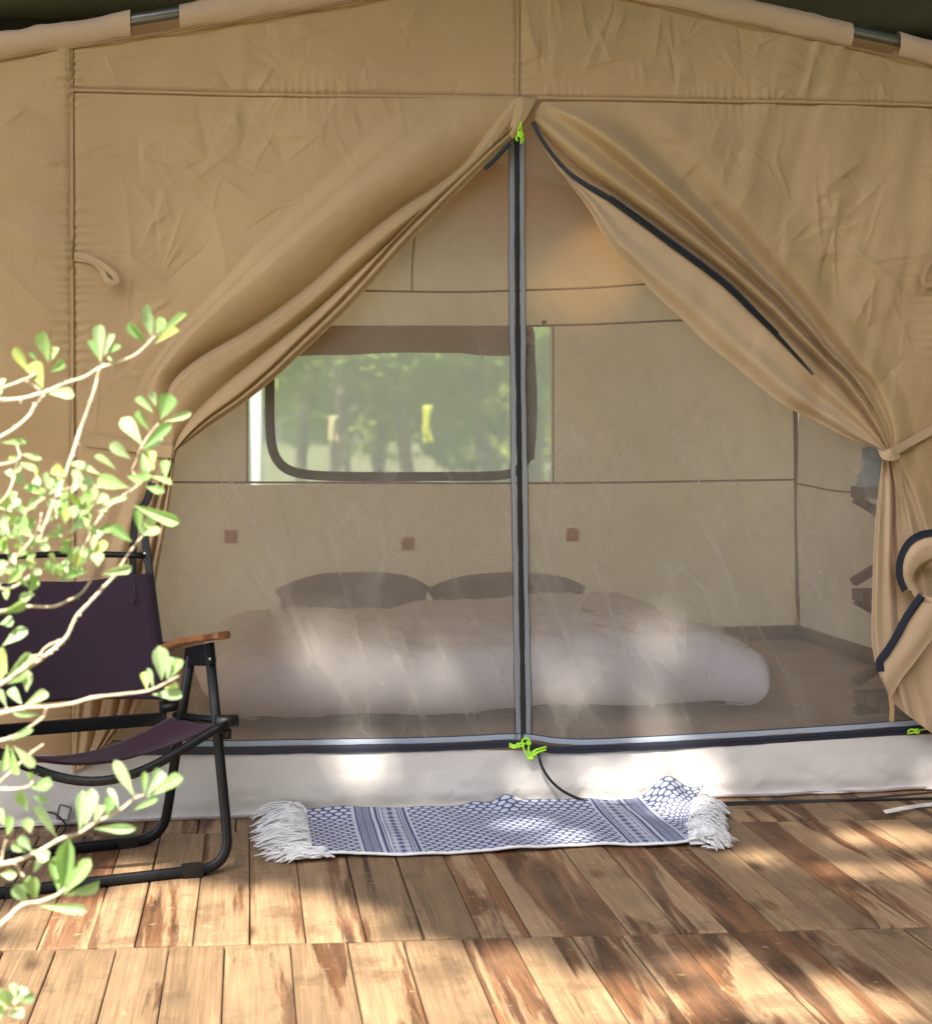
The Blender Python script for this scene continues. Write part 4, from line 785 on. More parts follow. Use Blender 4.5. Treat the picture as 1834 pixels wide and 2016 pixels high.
def inner_seam(P, r=.006, Yp=YB-.006, parent=None):
    g = Geo(); pts = [oy(u, v, Yp) for u, v in P]; pts = smooth_pts(pts, 30); g.tube([Vector((p.x, backpt(p.x, p.z)[1]-.004, p.z)) for p in pts], r, 6); tg(g, 'inner_seam', M['inseam'], bw)
inner_seam([(300, 949), (700, 950), (1083, 951), (1572, 944)]); inner_seam([(560, 644), (800, 648), (1083, 640), (1360, 630)]); inner_seam([(690, 571), (900, 574), (1100, 568), (1330, 556)])
inner_seam([(809, 470), (811, 572)], .005); inner_seam([(1089, 640), (1089, 950)], .004); inner_seam([(486, 640), (486, 950)], .004)
g = Geo(); g.tube([(XR-.008, YB-.008, .02+(2.1)*i/10) for i in range(11)], .013, 8); tg(g, 'inner_seam', M['inseam'], bw)
g = Geo(); g.tube([(XR-.02+.012*math.sin(i), YB-.01-(YB-Y0-.1)*i/30, oy(1572, 951, YB).z-.03*math.sin(i*.2)) for i in range(31)], .005, 6); tg(g, 'inner_seam', M['inseam'], swr)
# skirting where the walls meet the groundsheet
g = Geo(); g.bar((XR-.02, Y0+.1, .05), (XR-.02, YB-.03, .05), .012, .08); g.bar((XL, YB-.03, .05), (XR-.03, YB-.03, .05), .012, .08); tg(g, 'groundsheet_edge', M['floor'], floor)
for (u, v) in ((455, 1056), (803, 1071), (1127, 1053)):
    c = oy(u, v, YB-.03); g = Geo(); g.box(c, (.072, .003, .072), Matrix.Rotation(.05, 3, 'Y')); tg(g, 'patch', M['patchcloth'], bw, False)
g = Geo(); c = oy(1070, 634, YB-.02); g.tube([c, c-Vector((0, .02, 0))], .012, 10); tg(g, 'eyelet', M['inseam'], bw)
# window: netting, U-shaped zip, rolled-up flap
win = tp('window_netting', [(wl, YB, wb), (wr_, YB, wb), (wr_, YB, wt), (wl, YB, wt)], [(0, 1, 2, 3)], M['winnet'])
def wz(P, wd, name='window_zipper'):
    pts = smooth_pts([oy(u, v, YB-.02) for u, v in P], 70); V = []
    for i, p in enumerate(pts):
        tt = (pts[min(i+1, 69)]-pts[max(0, i-1)]).normalized(); s = tt.cross(Vector((0, -1, 0))).normalized(); f = 1
        V += [p-s*wd/2, p+Vector((0, -.006, 0)), p+s*wd/2]
    tp(name, V, gridfaces(70, 3), M['winzip'], win)
wz([(531, 650), (531, 760), (532, 850), (540, 895), (562, 922), (605, 934), (700, 938), (850, 938), (980, 936), (1015, 928), (1036, 905), (1046, 860), (1048, 780), (1040, 650)], .052)
V = []
for i in range(50):
    s = i/49; u = 488+s*560; p = oy(u, 640, YB-.03); p2 = oy(u, 690+10*math.sin(s*9)+14*math.sin(PI*min(1, max(0, (s-.25)/.5))), YB-.03)
    for j in range(8):
        q = j/7; V.append((p.x, YB-.02-.06*math.sin(PI*q)**.6*(1+.15*math.sin(s*30)), p.z*(1-q)+p2.z*q))
tp('window_flap', V, gridfaces(50, 8), M['canvas'], win)
V = []
for i in range(30):
    s = i/29; 
    for j in range(6): q = j/5; p = oy(1022+q*(34-8*abs(s-.5)), 655+s*250, YB-.03); V.append((p.x, YB-.03-.04*math.sin(PI*q), p.z))
tp('window_flap', V, gridfaces(30, 6), M['winzip'], win)

# ------------------------------------------------------------------ shelter roof above the tent
sh = empty('shelter_roof', (XC, 3.0, 2.75), 'dark roof sheet on beams sheltering the tan tent from above', 'roof')
def sp_(g, name, mat, bevel=0): o = g.build(name, mat, sh, False, bevel); o.matrix_parent_inverse = Matrix.Translation((-XC, -3.0, -2.75)); return o
RY0 = 3.25; RY1 = 8.6
g = Geo(); g.box((XC, (RY0+RY1)/2, 3.07), (7.4, RY1-RY0, .02)); sp_(g, 'roof_sheet', M['darkroof'])
for yy in (3.3, 4.3, 5.3, 6.3, 7.3, 8.3): g = Geo(); g.box((XC, yy, 3.015), (7.3, .06, .085)); sp_(g, 'purlin', M['darkbeam'])
for xx in (-2.6, 4.3):
    g = Geo(); g.box((xx, (RY0+RY1)/2, 2.925), (.08, RY1-RY0, .09)); sp_(g, 'beam', M['darkbeam'])
    for yy in (3.5, 8.3): g = Geo(); g.tube([(xx, yy, -.35), (xx, yy, 2.88)], .05, 10); sp_(g, 'roof_post', M['darkbeam'])

# ------------------------------------------------------------------ bed
yf = 5.46; zb = .27
bx0, bx1 = oy(400, 1300, yf+.1).x, oy(1468, 1300, yf+.1).x
def rsup(t, n=3): return (1-abs(t)**n)**(1/n)
mat_o = empty('mattress', ((bx0+bx1)/2, 6.4, 0), 'low double mattress on the tent floor under the white duvet', 'mattress')
g = Geo(); g.box((0, 0, .10), (bx1-bx0-.25, 1.75, .16)); g.build('mattress_body', M['sheet'], mat_o, True, .05)
g = Geo(); g.tube([(-(bx1-bx0)/2+.13, -.879, .10), ((bx1-bx0)/2-.13, -.879, .10)], .006, 6); g.build('mattress_piping', M['sheet'], mat_o)
V = []; nx, ny = 110, 90; cx_, cy_ = (bx0+bx1)/2, 6.10; hw, hd = (bx1-bx0)/2+.03, .90
for j in range(ny):
    for i in range(nx):
        a = i/(nx-1)*2-1; b_ = j/(ny-1)*2-1
        ea = math.copysign(abs(a)**.8, a); eb = math.copysign(abs(b_)**.8, b_)
        ta = max(0, (abs(a)-.55)/.45)*PI*.86; tb = max(0, (abs(b_)-.6)/.4)*PI*.80
        ra, rb_ = .26, (.13 if b_ < 0 else .2)
        x = cx_+math.copysign((min(abs(a), .55)/.55*(hw-ra) + ra*math.sin(ta)), a)*(1+.02*math.sin(b_*5+2)); y = cy_+math.copysign((min(abs(b_), .6)/.6*(hd-rb_) + rb_*math.sin(tb)), b_)+.035*math.sin(a*6)*(b_ < 0)+.02*math.sin(a*13)
        prof = (.5+.5*math.cos(ta))*(.5+.5*math.cos(tb)); x = cx_+(x-cx_)*(1-.10*abs(b_)**4); y = cy_+(y-cy_)*(1-.13*abs(a)**5)
        wv_ = .05*float(fbm(np.array([x*2.2]), np.array([y*2.2]), 3)[0])+.022*float(fbm(np.array([x*7+y*5]), np.array([y*3-x]), 2)[0])
        wv_ += .045*abs(float(vnoise(np.array([x*6+y*3]), np.array([y*5-x*2]))[0])) + .026*abs(float(vnoise(np.array([x*13-y*6]), np.array([y*11+x*5]))[0]))
        top = .285+.045*math.exp(-((a-.35)/.35)**2)+.02*(1-b_)*.5
        z = .045 + (top-.045)*prof + wv_*(.3+.7*prof)
        if b_ > .70: z += .012*math.sin(min(1, (b_-.70)/.1)*PI)
        V.append((x-cx_, y-cy_, z))
duv = mesh('duvet', V, gridfaces(ny, nx), M['duvet']); duv.location = (cx_, cy_, 0); tag(duv, 'puffy white duvet spread over the low bed behind the netting', 'duvet')
def pillow(u0, u1, vt, lab, rot):
    Yp = 7.05; p0, p1 = oy(u0, 1190, Yp), oy(u1, 1190, Yp); cxp = (p0.x+p1.x)/2; hwp = (p1.x-p0.x)/2; V = []; n = 40
    for sgn in (1, -1):
        for j in range(n):
            for i in range(n):
                a = i/(n-1)*2-1; b_ = j/(n-1)*2-1; pinch = 1-.10*(a*a)*(1-b_*b_)-.0
                th = (max(0, (1-a**4))*max(0, (1-b_**4)))**.6
                V.append((a*hwp*(1-.08*(1-abs(b_)**2)*abs(a)**3), sgn*.085*th+.012*float(fbm(np.array([a*3+u0]), np.array([b_*3]), 2)[0]), b_*.165*(1-abs(a)**2.6*.55)))
    F = gridfaces(n, n); F2 = [tuple(k+n*n for k in f[::-1]) for f in F]
    o = mesh('pillow', V, F+F2, M['pillow']); o.location = (cxp, Yp, oy(u0, vt, Yp).z-.145); o.rotation_euler = (math.radians(-38), 0, rot); tag(o, lab, 'pillow', 'grey pillows on the bed')
pillow(540, 852, 1131, 'plump dark grey pillow on the bed, left of the one behind the door zip', .04); pillow(840, 1158, 1131, 'plump dark grey pillow on the bed, behind the vertical door zip', -.03)

# ------------------------------------------------------------------ folding shelf by the right wall
sy = 5.6; sx0 = oy(1676, 975, sy+.30).x
sy = 4.75; sx0 = oy(1678, 975, sy+.30).x
rack = empty('folding_shelf', (sx0+.25, sy, 0), 'dark wooden folding shelf with crossed legs by the right tent wall', 'shelf')
def rp_(g, name, bevel=.003): o = g.build(name, M['shelfwood'], rack, False, bevel); o.matrix_parent_inverse = Matrix.Translation((-(sx0+.25), -sy, 0)); return o
zs = [oy(1680, v, sy).z for v in (974, 1189, 1402)]; xr2 = XR-.08
for z in zs:
    for dy in (0, .11, .22): g = Geo(); g.box(((sx0+xr2)/2, sy+.05+dy, z), (xr2-sx0, .10, .045)); rp_(g, 'shelf_board')
for za, zb_ in ((zs[0], zs[1]), (zs[1], zs[2]), (zs[2], -.0)):
    for yy in (sy-.02, sy+.34):
        zlo = max(zb_, .01)
        g = Geo(); g.bar((sx0+.03, yy, za-.03), (xr2-.05, yy, zlo+.04), .03, .045, (0, 1, 0)); rp_(g, 'cross_leg')
        g = Geo(); g.bar((xr2-.05, yy+.032, za-.03), (sx0+.03, yy+.032, zlo+.04), .03, .045, (0, 1, 0)); rp_(g, 'cross_leg')
V = []
tx = oy(1728, 930, sy).x
for j in range(14):
    for i in range(16): a = i/16*2*PI; q = j/13; rr = (.075+.012*math.sin(3*a+q*5))*(1-.25*q)*(1 if j < 13 else .3); V.append((rr*math.cos(a)*1.2, rr*math.sin(a), q*.16))
F = [(j*16+i, j*16+(i+1) % 16, (j+1)*16+(i+1) % 16, (j+1)*16+i) for j in range(13) for i in range(16)]+[tuple(range(13*16, 14*16))]
tw = mesh('folded_towel', V, F, M['blue']); tw.location = (tx+.09, sy+.15, zs[0]+.0235); tag(tw, 'pale blue bundled towel standing on the top board of the dark shelf', 'towel')
# added lamp hidden behind the right flap to put a warm glow on the gable
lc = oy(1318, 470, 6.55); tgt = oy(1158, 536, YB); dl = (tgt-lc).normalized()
lamp = empty('added_lamp', lc, 'small added lamp, unseen, throwing a warm glow on the back gable inside the tent', 'lamp')
g = Geo(); g.tube([-dl*.05, -dl*.045, dl*.01, dl*.03], [.008, .016, .022, .027], 12, False); g.build('added_lamp_shade', M['darkbeam'], lamp)
g = Geo(); g.tube([-dl*.02, dl*.0, dl*.012], [.009, .012, .006], 10); g.build('added_bulb', M['added_lampglass'], lamp)
zt = gz(lc.x)-lc.z+.02; g = Geo(); g.tube([-dl*.04, -dl*.04+Vector((0, 0, zt))], .0025, 5); g.build('added_flex', M['darkbeam'], lamp)
ld = bpy.data.lights.new('added_lamp_light', 'SPOT'); ld.energy = 9; ld.color = (1, .60, .2); ld.spot_size = math.radians(52); ld.spot_blend = 1.0; ld.shadow_soft_size = .01
lo = bpy.data.objects.new('added_lamp_light', ld); COL.objects.link(lo); lo.parent = lamp; lo.location = dl*.032; lo.rotation_euler = (-dl).to_track_quat('Z', 'Y').to_euler()

# ------------------------------------------------------------------ chair
Pf = oz(453, 1716); Pr = oz(322, 1660); th_ = math.radians(13); RT = Vector((math.cos(th_), math.sin(th_), 0)); WF, WRr = .66, .56
chair = empty('folding_chair', (Pf+Pr)/2-RT*.3, 'black framed folding camp chair with purple canvas and wooden armrests', 'chair')
CI = Matrix.Translation(-chair.location)
def cpart(g, name, mat, smooth=True, bevel=0):
    o = g.build(name, mat, None, smooth, bevel); o.parent = chair; o.matrix_parent_inverse = CI.copy(); return o
def csub(g, name, mat, par, smooth=True): o = g.build(name, mat, None, smooth); o.parent = par; return o
tF = oy(411, 1268, 3.68); tR = oy(376, 1290, 3.77)
def uframe(foot, top, W, r):
    f2 = foot-RT*W; t2 = top-RT*W; rb = .085; up1 = (top-foot).normalized(); z0 = Vector((0, 0, r))
    P = [top]
    c = foot+z0
    P += [c+up1*.35, c+up1*(rb*1.3)]
    for k in range(1, 8):
        s = k/8; P.append((c+up1*rb)*(1-s)**2 + c*2*s*(1-s) + (c-RT*rb)*s*s)
    P.append(c-RT*(rb*1.2)); c2 = f2+z0; P.append(c2+RT*(rb*1.2))
    for k in range(1, 8):
        s = k/8; P.append((c2+RT*rb)*(1-s)**2 + c2*2*s*(1-s) + (c2+up1*rb)*s*s)
    P += [c2+up1*(rb*1.3), c2+up1*.35, t2]; return P
ufr = {}
for nm, foot, top, W in (('front', Pf, tF, WF), ('rear', Pr, tR, WRr)):
    g = Geo(); g.tube(uframe(foot, top, W, .0135), .0135, 12, sq=.75); o = cpart(g, 'leg_frame', M['blackmetal'], True)
    for s in (.10, W-.12):
        c = foot+Vector((0, 0, .0135))-RT*s; g = Geo(); g.bar(c-RT*.026, c+RT*.026, .034, .033); csub(g, 'rubber_foot', M['rubber'], o, False)
# seat frame
sF = oy(447, 1420, 3.60); sR = oy(345, 1408, 3.84)
Lft = lambda p, W=WF-.02: p-RT*W
bow = [(452, 1420), (420, 1428), (385, 1444), (350, 1461), (315, 1476), (270, 1490), (215, 1499), (150, 1492), (100, 1476)]
bp = [oy(u, v, 3.585-.0*(i)) for i, (u, v) in enumerate(bow)]
sFl = Lft(sF); bw_pts = []
for i in range(25):
    s = i/24; p = sF*(1-s)+sFl*s; sag = .105*(1-(2*s-1)**2)**1.0; sag = .112*math.sin(PI*s)**1.25; bw_pts.append(p+Vector((0, -.01-.03*math.sin(PI*s), -.006-sag)))
g = Geo(); g.tube(bw_pts, .0125, 10); cpart(g, 'front_rail', M['blackmetal'])
for p, d in ((sF, 1), (sFl, -1)):
    g = Geo(); g.tube([p-RT*.03*d, p+RT*.028*d], [.017, .017], 12); k_ = cpart(g, 'knob', M['rubber']); g = Geo(); g.tube([p+Vector((0, 0, -.02)), p+Vector((0, 0, -.045))], .012, 8); csub(g, 'rail_bracket', M['blackmetal'], k_)
bR = oy(318, 1415, 3.86); bL = Lft(bR, .56)
g = Geo(); g.bar(bR, bL, .012, .036); cpart(g, 'rear_rail', M['blackmetal'], False, .002)
g = Geo(); g.bar(bR+RT*.004+Vector((0, 0, -.03)), bR+RT*.004+Vector((0, 0, .05)), .02, .012, (0, 1, 0)); cpart(g, 'hinge_plate', M['blackmetal'], False, .002)
g = Geo(); g.tube([bR+Vector((0, 0, .03)), bR+RT*.06+Vector((0, 0, .035))], .015, 10); cpart(g, 'hinge_pin', M['blackmetal'])
# side rails carrying the seat cloth
for q in (0, 1):
    a = sF if q == 0 else sFl; b_ = (sR if q == 0 else Lft(sR, WF-.02)); g = Geo(); g.tube([a, b_], .010, 8); cpart(g, 'side_rail', M['blackmetal'])
V = []; n1, n2 = 30, 16
for i in range(n1):
    s = i/(n1-1)
    for j in range(n2):
        q = j/(n2-1); a = (sF+Vector((0, .03, .012)))*(1-q)+(sR+Vector((0, -.01, .014)))*q; b_ = Lft(a, WF-.02); p = a*(1-s)+b_*s
        sag = .095*math.sin(PI*s)**.75*(1-.30*math.sin(PI*q)*0)+.012*math.sin(PI*q); edge = -.018 if s in (0, 1) else 0
        p = p+Vector((0, 0, -sag+edge+.004*math.sin(q*9+s*6)*math.sin(PI*s)))+RT*(.016 if s == 0 else (-.016 if s == 1 else 0)); V.append(p)
seat = mesh('seat_cloth', V, gridfaces(n1, n2), M['maroon']); seat.parent = chair; seat.matrix_parent_inverse = CI.copy(); md = seat.modifiers.new('t', 'SOLIDIFY'); md.thickness = .003
# back posts, top rail, back cloth
qB = oy(331, 1402, 3.86); qT = oy(284, 1050, 4.0)
bW = WRr-.0
for q in (0, 1):
    a, b_ = (qB, qT) if q == 0 else (qB-RT*bW, qT-RT*bW); g = Geo(); g.bar(a, b_, .022, .014, (0, 1, 0)); o = cpart(g, 'back_post', M['blackmetal'], False, .002)
    if q == 0:
        c = oy(300*.0+.9552*(300/4.2*4.2)*0+286, 1089, 3.985); g = Geo(); g.tube([c+Vector((0, -.006, 0)), c+Vector((0, -.012, 0))], .005, 10); csub(g, 'rivet', M['rivet'], o)
tp_ = oy(286, 1094, 3.98); g = Geo(); g.tube([tp_-RT*bW*s+Vector((0, .05*math.sin(PI*s), .01*math.sin(PI*s))) for s in np.linspace(0, 1, 16)], .009, 10); cpart(g, 'top_rail', M['blackmetal'])
dB = (qT-qB); cT = oy(299, 1128, 3.955); cB = oy(333, 1378, 3.85); V = []; n1, n2 = 36, 30
for i in range(n1):
    s = i/(n1-1)
    for j in range(n2):
        q = j/(n2-1); p = cT*(1-q)+cB*q; p = p-RT*(bW+.03)*s; sagy = .035*math.sin(PI*s); dip = -.018*math.sin(PI*s)**.8*(1-q)*1.0
        p = p+Vector((0, sagy-.012*(s in (0, 1))*-1, dip + (.012*math.sin(PI*s)*q)+.003*math.sin(s*14)*(1-q))); V.append(p)
backc = mesh('back_cloth', V, gridfaces(n1, n2), M['purple']); backc.parent = chair; backc.matrix_parent_inverse = CI.copy(); md = backc.modifiers.new('t', 'SOLIDIFY'); md.thickness = .005
g = Geo(); a = oy(262, 1139, 3.93); g.tube([a, oy(266, 1170, 3.925), oy(266, 1180, 3.922)], .0016, 5); g.tube([oy(266+4*math.cos(t), 1186+6*math.sin(t), 3.92) for t in np.linspace(0, 2*PI, 12)], .0016, 5); csub(g, 'stitching', M['darkstrap'], backc)
# armrests on brackets
for q in (0, 1):
    sh_ = Vector() if q == 0 else -RT*(WF-.06)
    A0 = oy(322, 1277, 3.90)+sh_; A1_ = oy(441, 1250, 3.60)+sh_; d = (A1_-A0); L_ = d.length; d.normalize()
    sd_ = d.cross(Vector((0, 0, 1))).normalized(); up_ = sd_.cross(d)
    prof = [(0, .018), (.15, .021), (.4, .023), (.7, .026), (.9, .028), (.97, .026), (1, .018)]; V = []
    for (s, wv_) in prof:
        c = A0+d*L_*s+up_*(.008*math.sin(PI*min(1, s*1.2)))
        for (i, j) in ((-1, -.4), (-1, .4), (-.8, .8), (.8, .8), (1, .4), (1, -.4), (.8, -.8), (-.8, -.8)): V.append(c+sd_*wv_*i+up_*.012*j)
    F = [(k*8+i, k*8+(i+1) % 8, (k+1)*8+(i+1) % 8, (k+1)*8+i) for k in range(6) for i in range(8)]+[tuple(range(8))[::-1], tuple(range(48, 56))]
    arm = mesh('armrest', V, F, M['arm'], None, False); arm.parent = chair; arm.matrix_parent_inverse = CI.copy()
    b0, b1 = tR+sh_, tF+sh_; g = Geo(); tops = A0+d*L_*.40-up_*.012, A0+d*L_*.80-up_*.012
    V = [tops[0], tops[1], tops[1]-up_*.055, tops[1]-up_*.06-d*.02, tops[0]-up_*.05+d*.015, tops[0]-up_*.05-d*.02]; nn = len(V); VV = [v+sd_*.007 for v in V]+[v-sd_*.007 for v in V]
    FF = [tuple(range(nn)), tuple(range(nn, 2*nn))[::-1]]+[(i, i+nn, (i+1) % nn+nn, (i+1) % nn) for i in range(nn)]
    br = mesh('arm_bracket', VV, FF, M['blackmetal'], None, False); br.parent = chair; br.matrix_parent_inverse = CI.copy()
    for v in (V[2]+d*-.005+up_*.012, V[5]+d*.02+up_*.012):
        g = Geo(); g.tube([v+sd_*.006, v+sd_*.011], .0045, 8); g.tube([v-sd_*.006, v-sd_*.011], .0045, 8); csub(g, 'rivet', M['rivet'], br)

# ------------------------------------------------------------------ rug
rx0 = oz(594, 1597).x; rx1 = oz(1392, 1583).x; ry0 = 3.645; ry1 = 4.085; LR = rx1-rx0
rug = empty('fringed_rug', ((rx0+rx1)/2, (ry0+ry1)/2, 0), 'blue and white patterned cotton rug with white fringes at the tent door', 'rug')
RI = Matrix.Translation(-rug.location)
def rug_pt(s, q):
    x = rx0+LR*s; y = ry0+(ry1-ry0)*q
    yy = y + .010*math.sin(s*11+1)*(1-q) + .006*math.sin(s*23)*(1-q) - .055*max(0, s-.55)*(1-q) + .0*q
    z = .006+.006*(.5+.5*math.sin(s*17+q*2))*(1-q)**2 + .004*max(0, math.sin(s*31+q*5))
    # crumples against the sill at the back edge
    z += max(0, q-.8)/.2*(.010+.006*math.sin(s*13+.6)+.016*math.exp(-((s-.50)/.022)**2)+.008*math.exp(-((s-.42)/.022)**2))
    k_ = math.exp(-((s-.905)/.05)**2)*max(0, q-.45)/.55; z += .062*k_**1.2; yy += -.015*k_
    if s > .93: z += .03*(s-.93)/.07*max(0, q-.3)
    # near right corner folds under towards the fringe
    f = max(0, s-.86)/.14; x -= .20*f**1.2*(1-q)**.8; z += .012*f*(1-q)*(.5+.5*math.sin(q*9))
    return Vector((x, yy, z))
V = []; UV = []; n1, n2 = 200, 60
for j in range(n2):
    for i in range(n1): V.append(rug_pt(i/(n1-1), j/(n2-1))); UV.append((i/(n1-1)*LR, j/(n2-1)*(ry1-ry0)))
rb = mesh('rug_weave', V, gridfaces(n2, n1), rug_material(LR), None, True, UV); rb.parent = rug; rb.matrix_parent_inverse = RI.copy(); md = rb.modifiers.new('t', 'SOLIDIFY'); md.thickness = .005; md.offset = 1
g = Geo(); g.tube([rug_pt(i/120, 0)+Vector((0, -.002, .001)) for i in range(121)], .0042, 6); o = g.build('selvedge', M['fringe']); o.parent = rug; o.matrix_parent_inverse = RI.copy()
def fringe(side, n, fn):
    g = Geo(); rf = random.Random(5+side)
    for i in range(n):
        q = rf.random(); P = fn(q, rf); g.tube(P, [.0027]*(len(P)-1)+[.0009], 4, False)
    o = g.build('fringe', M['fringe']); o.parent = rug; o.matrix_parent_inverse = RI.copy(); o['kind'] = 'stuff'
def fl(q, rf):
    a = rug_pt(0, q)+Vector((.012, 0, .004)); ln = rf.uniform(.09, .165)*(1-.25*(q < .2)); dr = rf.gauss(0, .30)+(q-.5)*.3; P = [a]; z0 = rf.uniform(.006, .035)*(.5+q)
    for k in range(1, 6):
        s = k/5; wv_ = rf.gauss(0, .006); P.append(a+Vector((-ln*s*math.cos(dr)+.010*math.sin(s*5+q*40), ln*s*math.sin(dr)*.7+wv_, -a.z+.005+z0*math.sin(PI*s)**.8*(1-.3*s)+rf.uniform(0, .004))))
    return P
fringe(0, 420, fl)
def fl2(q, rf):
    a = oz(590+rf.uniform(-10, 70)+0, 1688-rf.random()*14, .012); P = [a]; ln = rf.uniform(.05, .12); an = rf.uniform(2.6, 3.6)
    for k in range(1, 5): s = k/4; P.append(a+Vector((ln*s*math.cos(an), ln*s*math.sin(an)*.4+rf.gauss(0, .004), .008*math.sin(PI*s)+rf.uniform(-.004, .006))))
    return P
fringe(1, 90, fl2)
def fr_(q, rf):
    q2 = rf.random()**1.4*.75; a = rug_pt(1-rf.uniform(.0, .10)*(q2 < .35), q2)+Vector((-.006, 0, .010)); ln = rf.uniform(.07, .12); an = rf.gauss(-.25, .5); P = [a]
    for k in range(1, 7):
        s = k/6; P.append(a+Vector((ln*s*math.cos(an)+.006*math.sin(s*7+q*30), ln*s*math.sin(an)*.7+.006*math.cos(s*6+q*20), (-a.z+.008)*s+.026*math.sin(PI*s)*rf.uniform(.4, 1.2))))
    if rf.random() < .7: P += [P[-1]+Vector((-.012, .006, .006)), P[-1]+Vector((-.03, .008, .004))]
    return P
fringe(2, 380, fr_)

# ------------------------------------------------------------------ cable
P = [front(1059, 1474, .02), front(1060, 1486, .035), front(1066, 1508, .04), front(1080, 1532, .042), front(1100, 1552, .046), front(1128, 1568, .05), oz(1165, 1580, .015), oz(1215, 1586, .01), oz(1290, 1586, .008), oz(1392, 1582, .008), oz(1500, 1579, .007), oz(1620, 1576, .007), oz(1740, 1574, .007), oz(1860, 1571, .007), oz(1960, 1566, .007)]
g = Geo(); g.tube(smooth_pts(P, 120), .0046, 8); o = g.build('power_cable', M['rubber']); tag(o, 'black cable curving from the door zip down to the deck by the sill', 'cable')
P = [oz(1400, 1582, .012), oz(1560, 1577, .022), oz(1700, 1568, .03), oz(1840, 1556, .04), oz(1950, 1548, .05)]
g = Geo(); g.tube(smooth_pts([p+Vector((0, -.02, 0)) for p in P], 40), .0032, 6); tg(g, 'base_cord', M['darkstrap'], tent)

# ------------------------------------------------------------------ foreground shrub
shrub = empty('leafy_shrub', (-1.0, 1.42, -.32), 'sunlit pale green leafy shrub with thorny twigs at the front left', 'shrub')
SI = Matrix.Translation(-shrub.location)
def sparent(o, p=None): o.parent = p or shrub; o.matrix_parent_inverse = SI.copy(); return o
fA = lambda x, y: (x*.2274, 573.1+y*.2274); fB = lambda x, y: (x*.2274, 955.2+y*.2274); fC = lambda x, y: (x*.23697, 1337.3+y*.23697)
rs = random.Random(21)
def branch(f, P, r0, r1, Yb, Ye=None):
    Ye = Yb if Ye is None else Ye; n = len(P); q = [f(*p) for p in P]; pts = [oy(u, v, Yb+(Ye-Yb)*i/(n-1)+.006*math.sin(i*2.1)) for i, (u, v) in enumerate(q)]
    n2 = n*6; pts = smooth_pts(pts, n2); rr = [.72*(r0+(r1-r0)*i/(n2-1))*(1+.22*(rs.random()-.4)) for i in range(n2)]
    g = Geo(); g.tube(pts, rr, 7)
    for i in range(2, n2-1, 3):                      # thorns and leaf scars
        if rs.random() < .75: d = Vector((rs.gauss(0, 1), rs.gauss(0, .6), rs.gauss(0, 1))).normalized(); g.tube([pts[i], pts[i]+d*rr[i]*rs.uniform(1.4, 2.8)], [rr[i]*.7, rr[i]*.3], 5)
    sparent(g.build('branch', M['bark'])); return pts
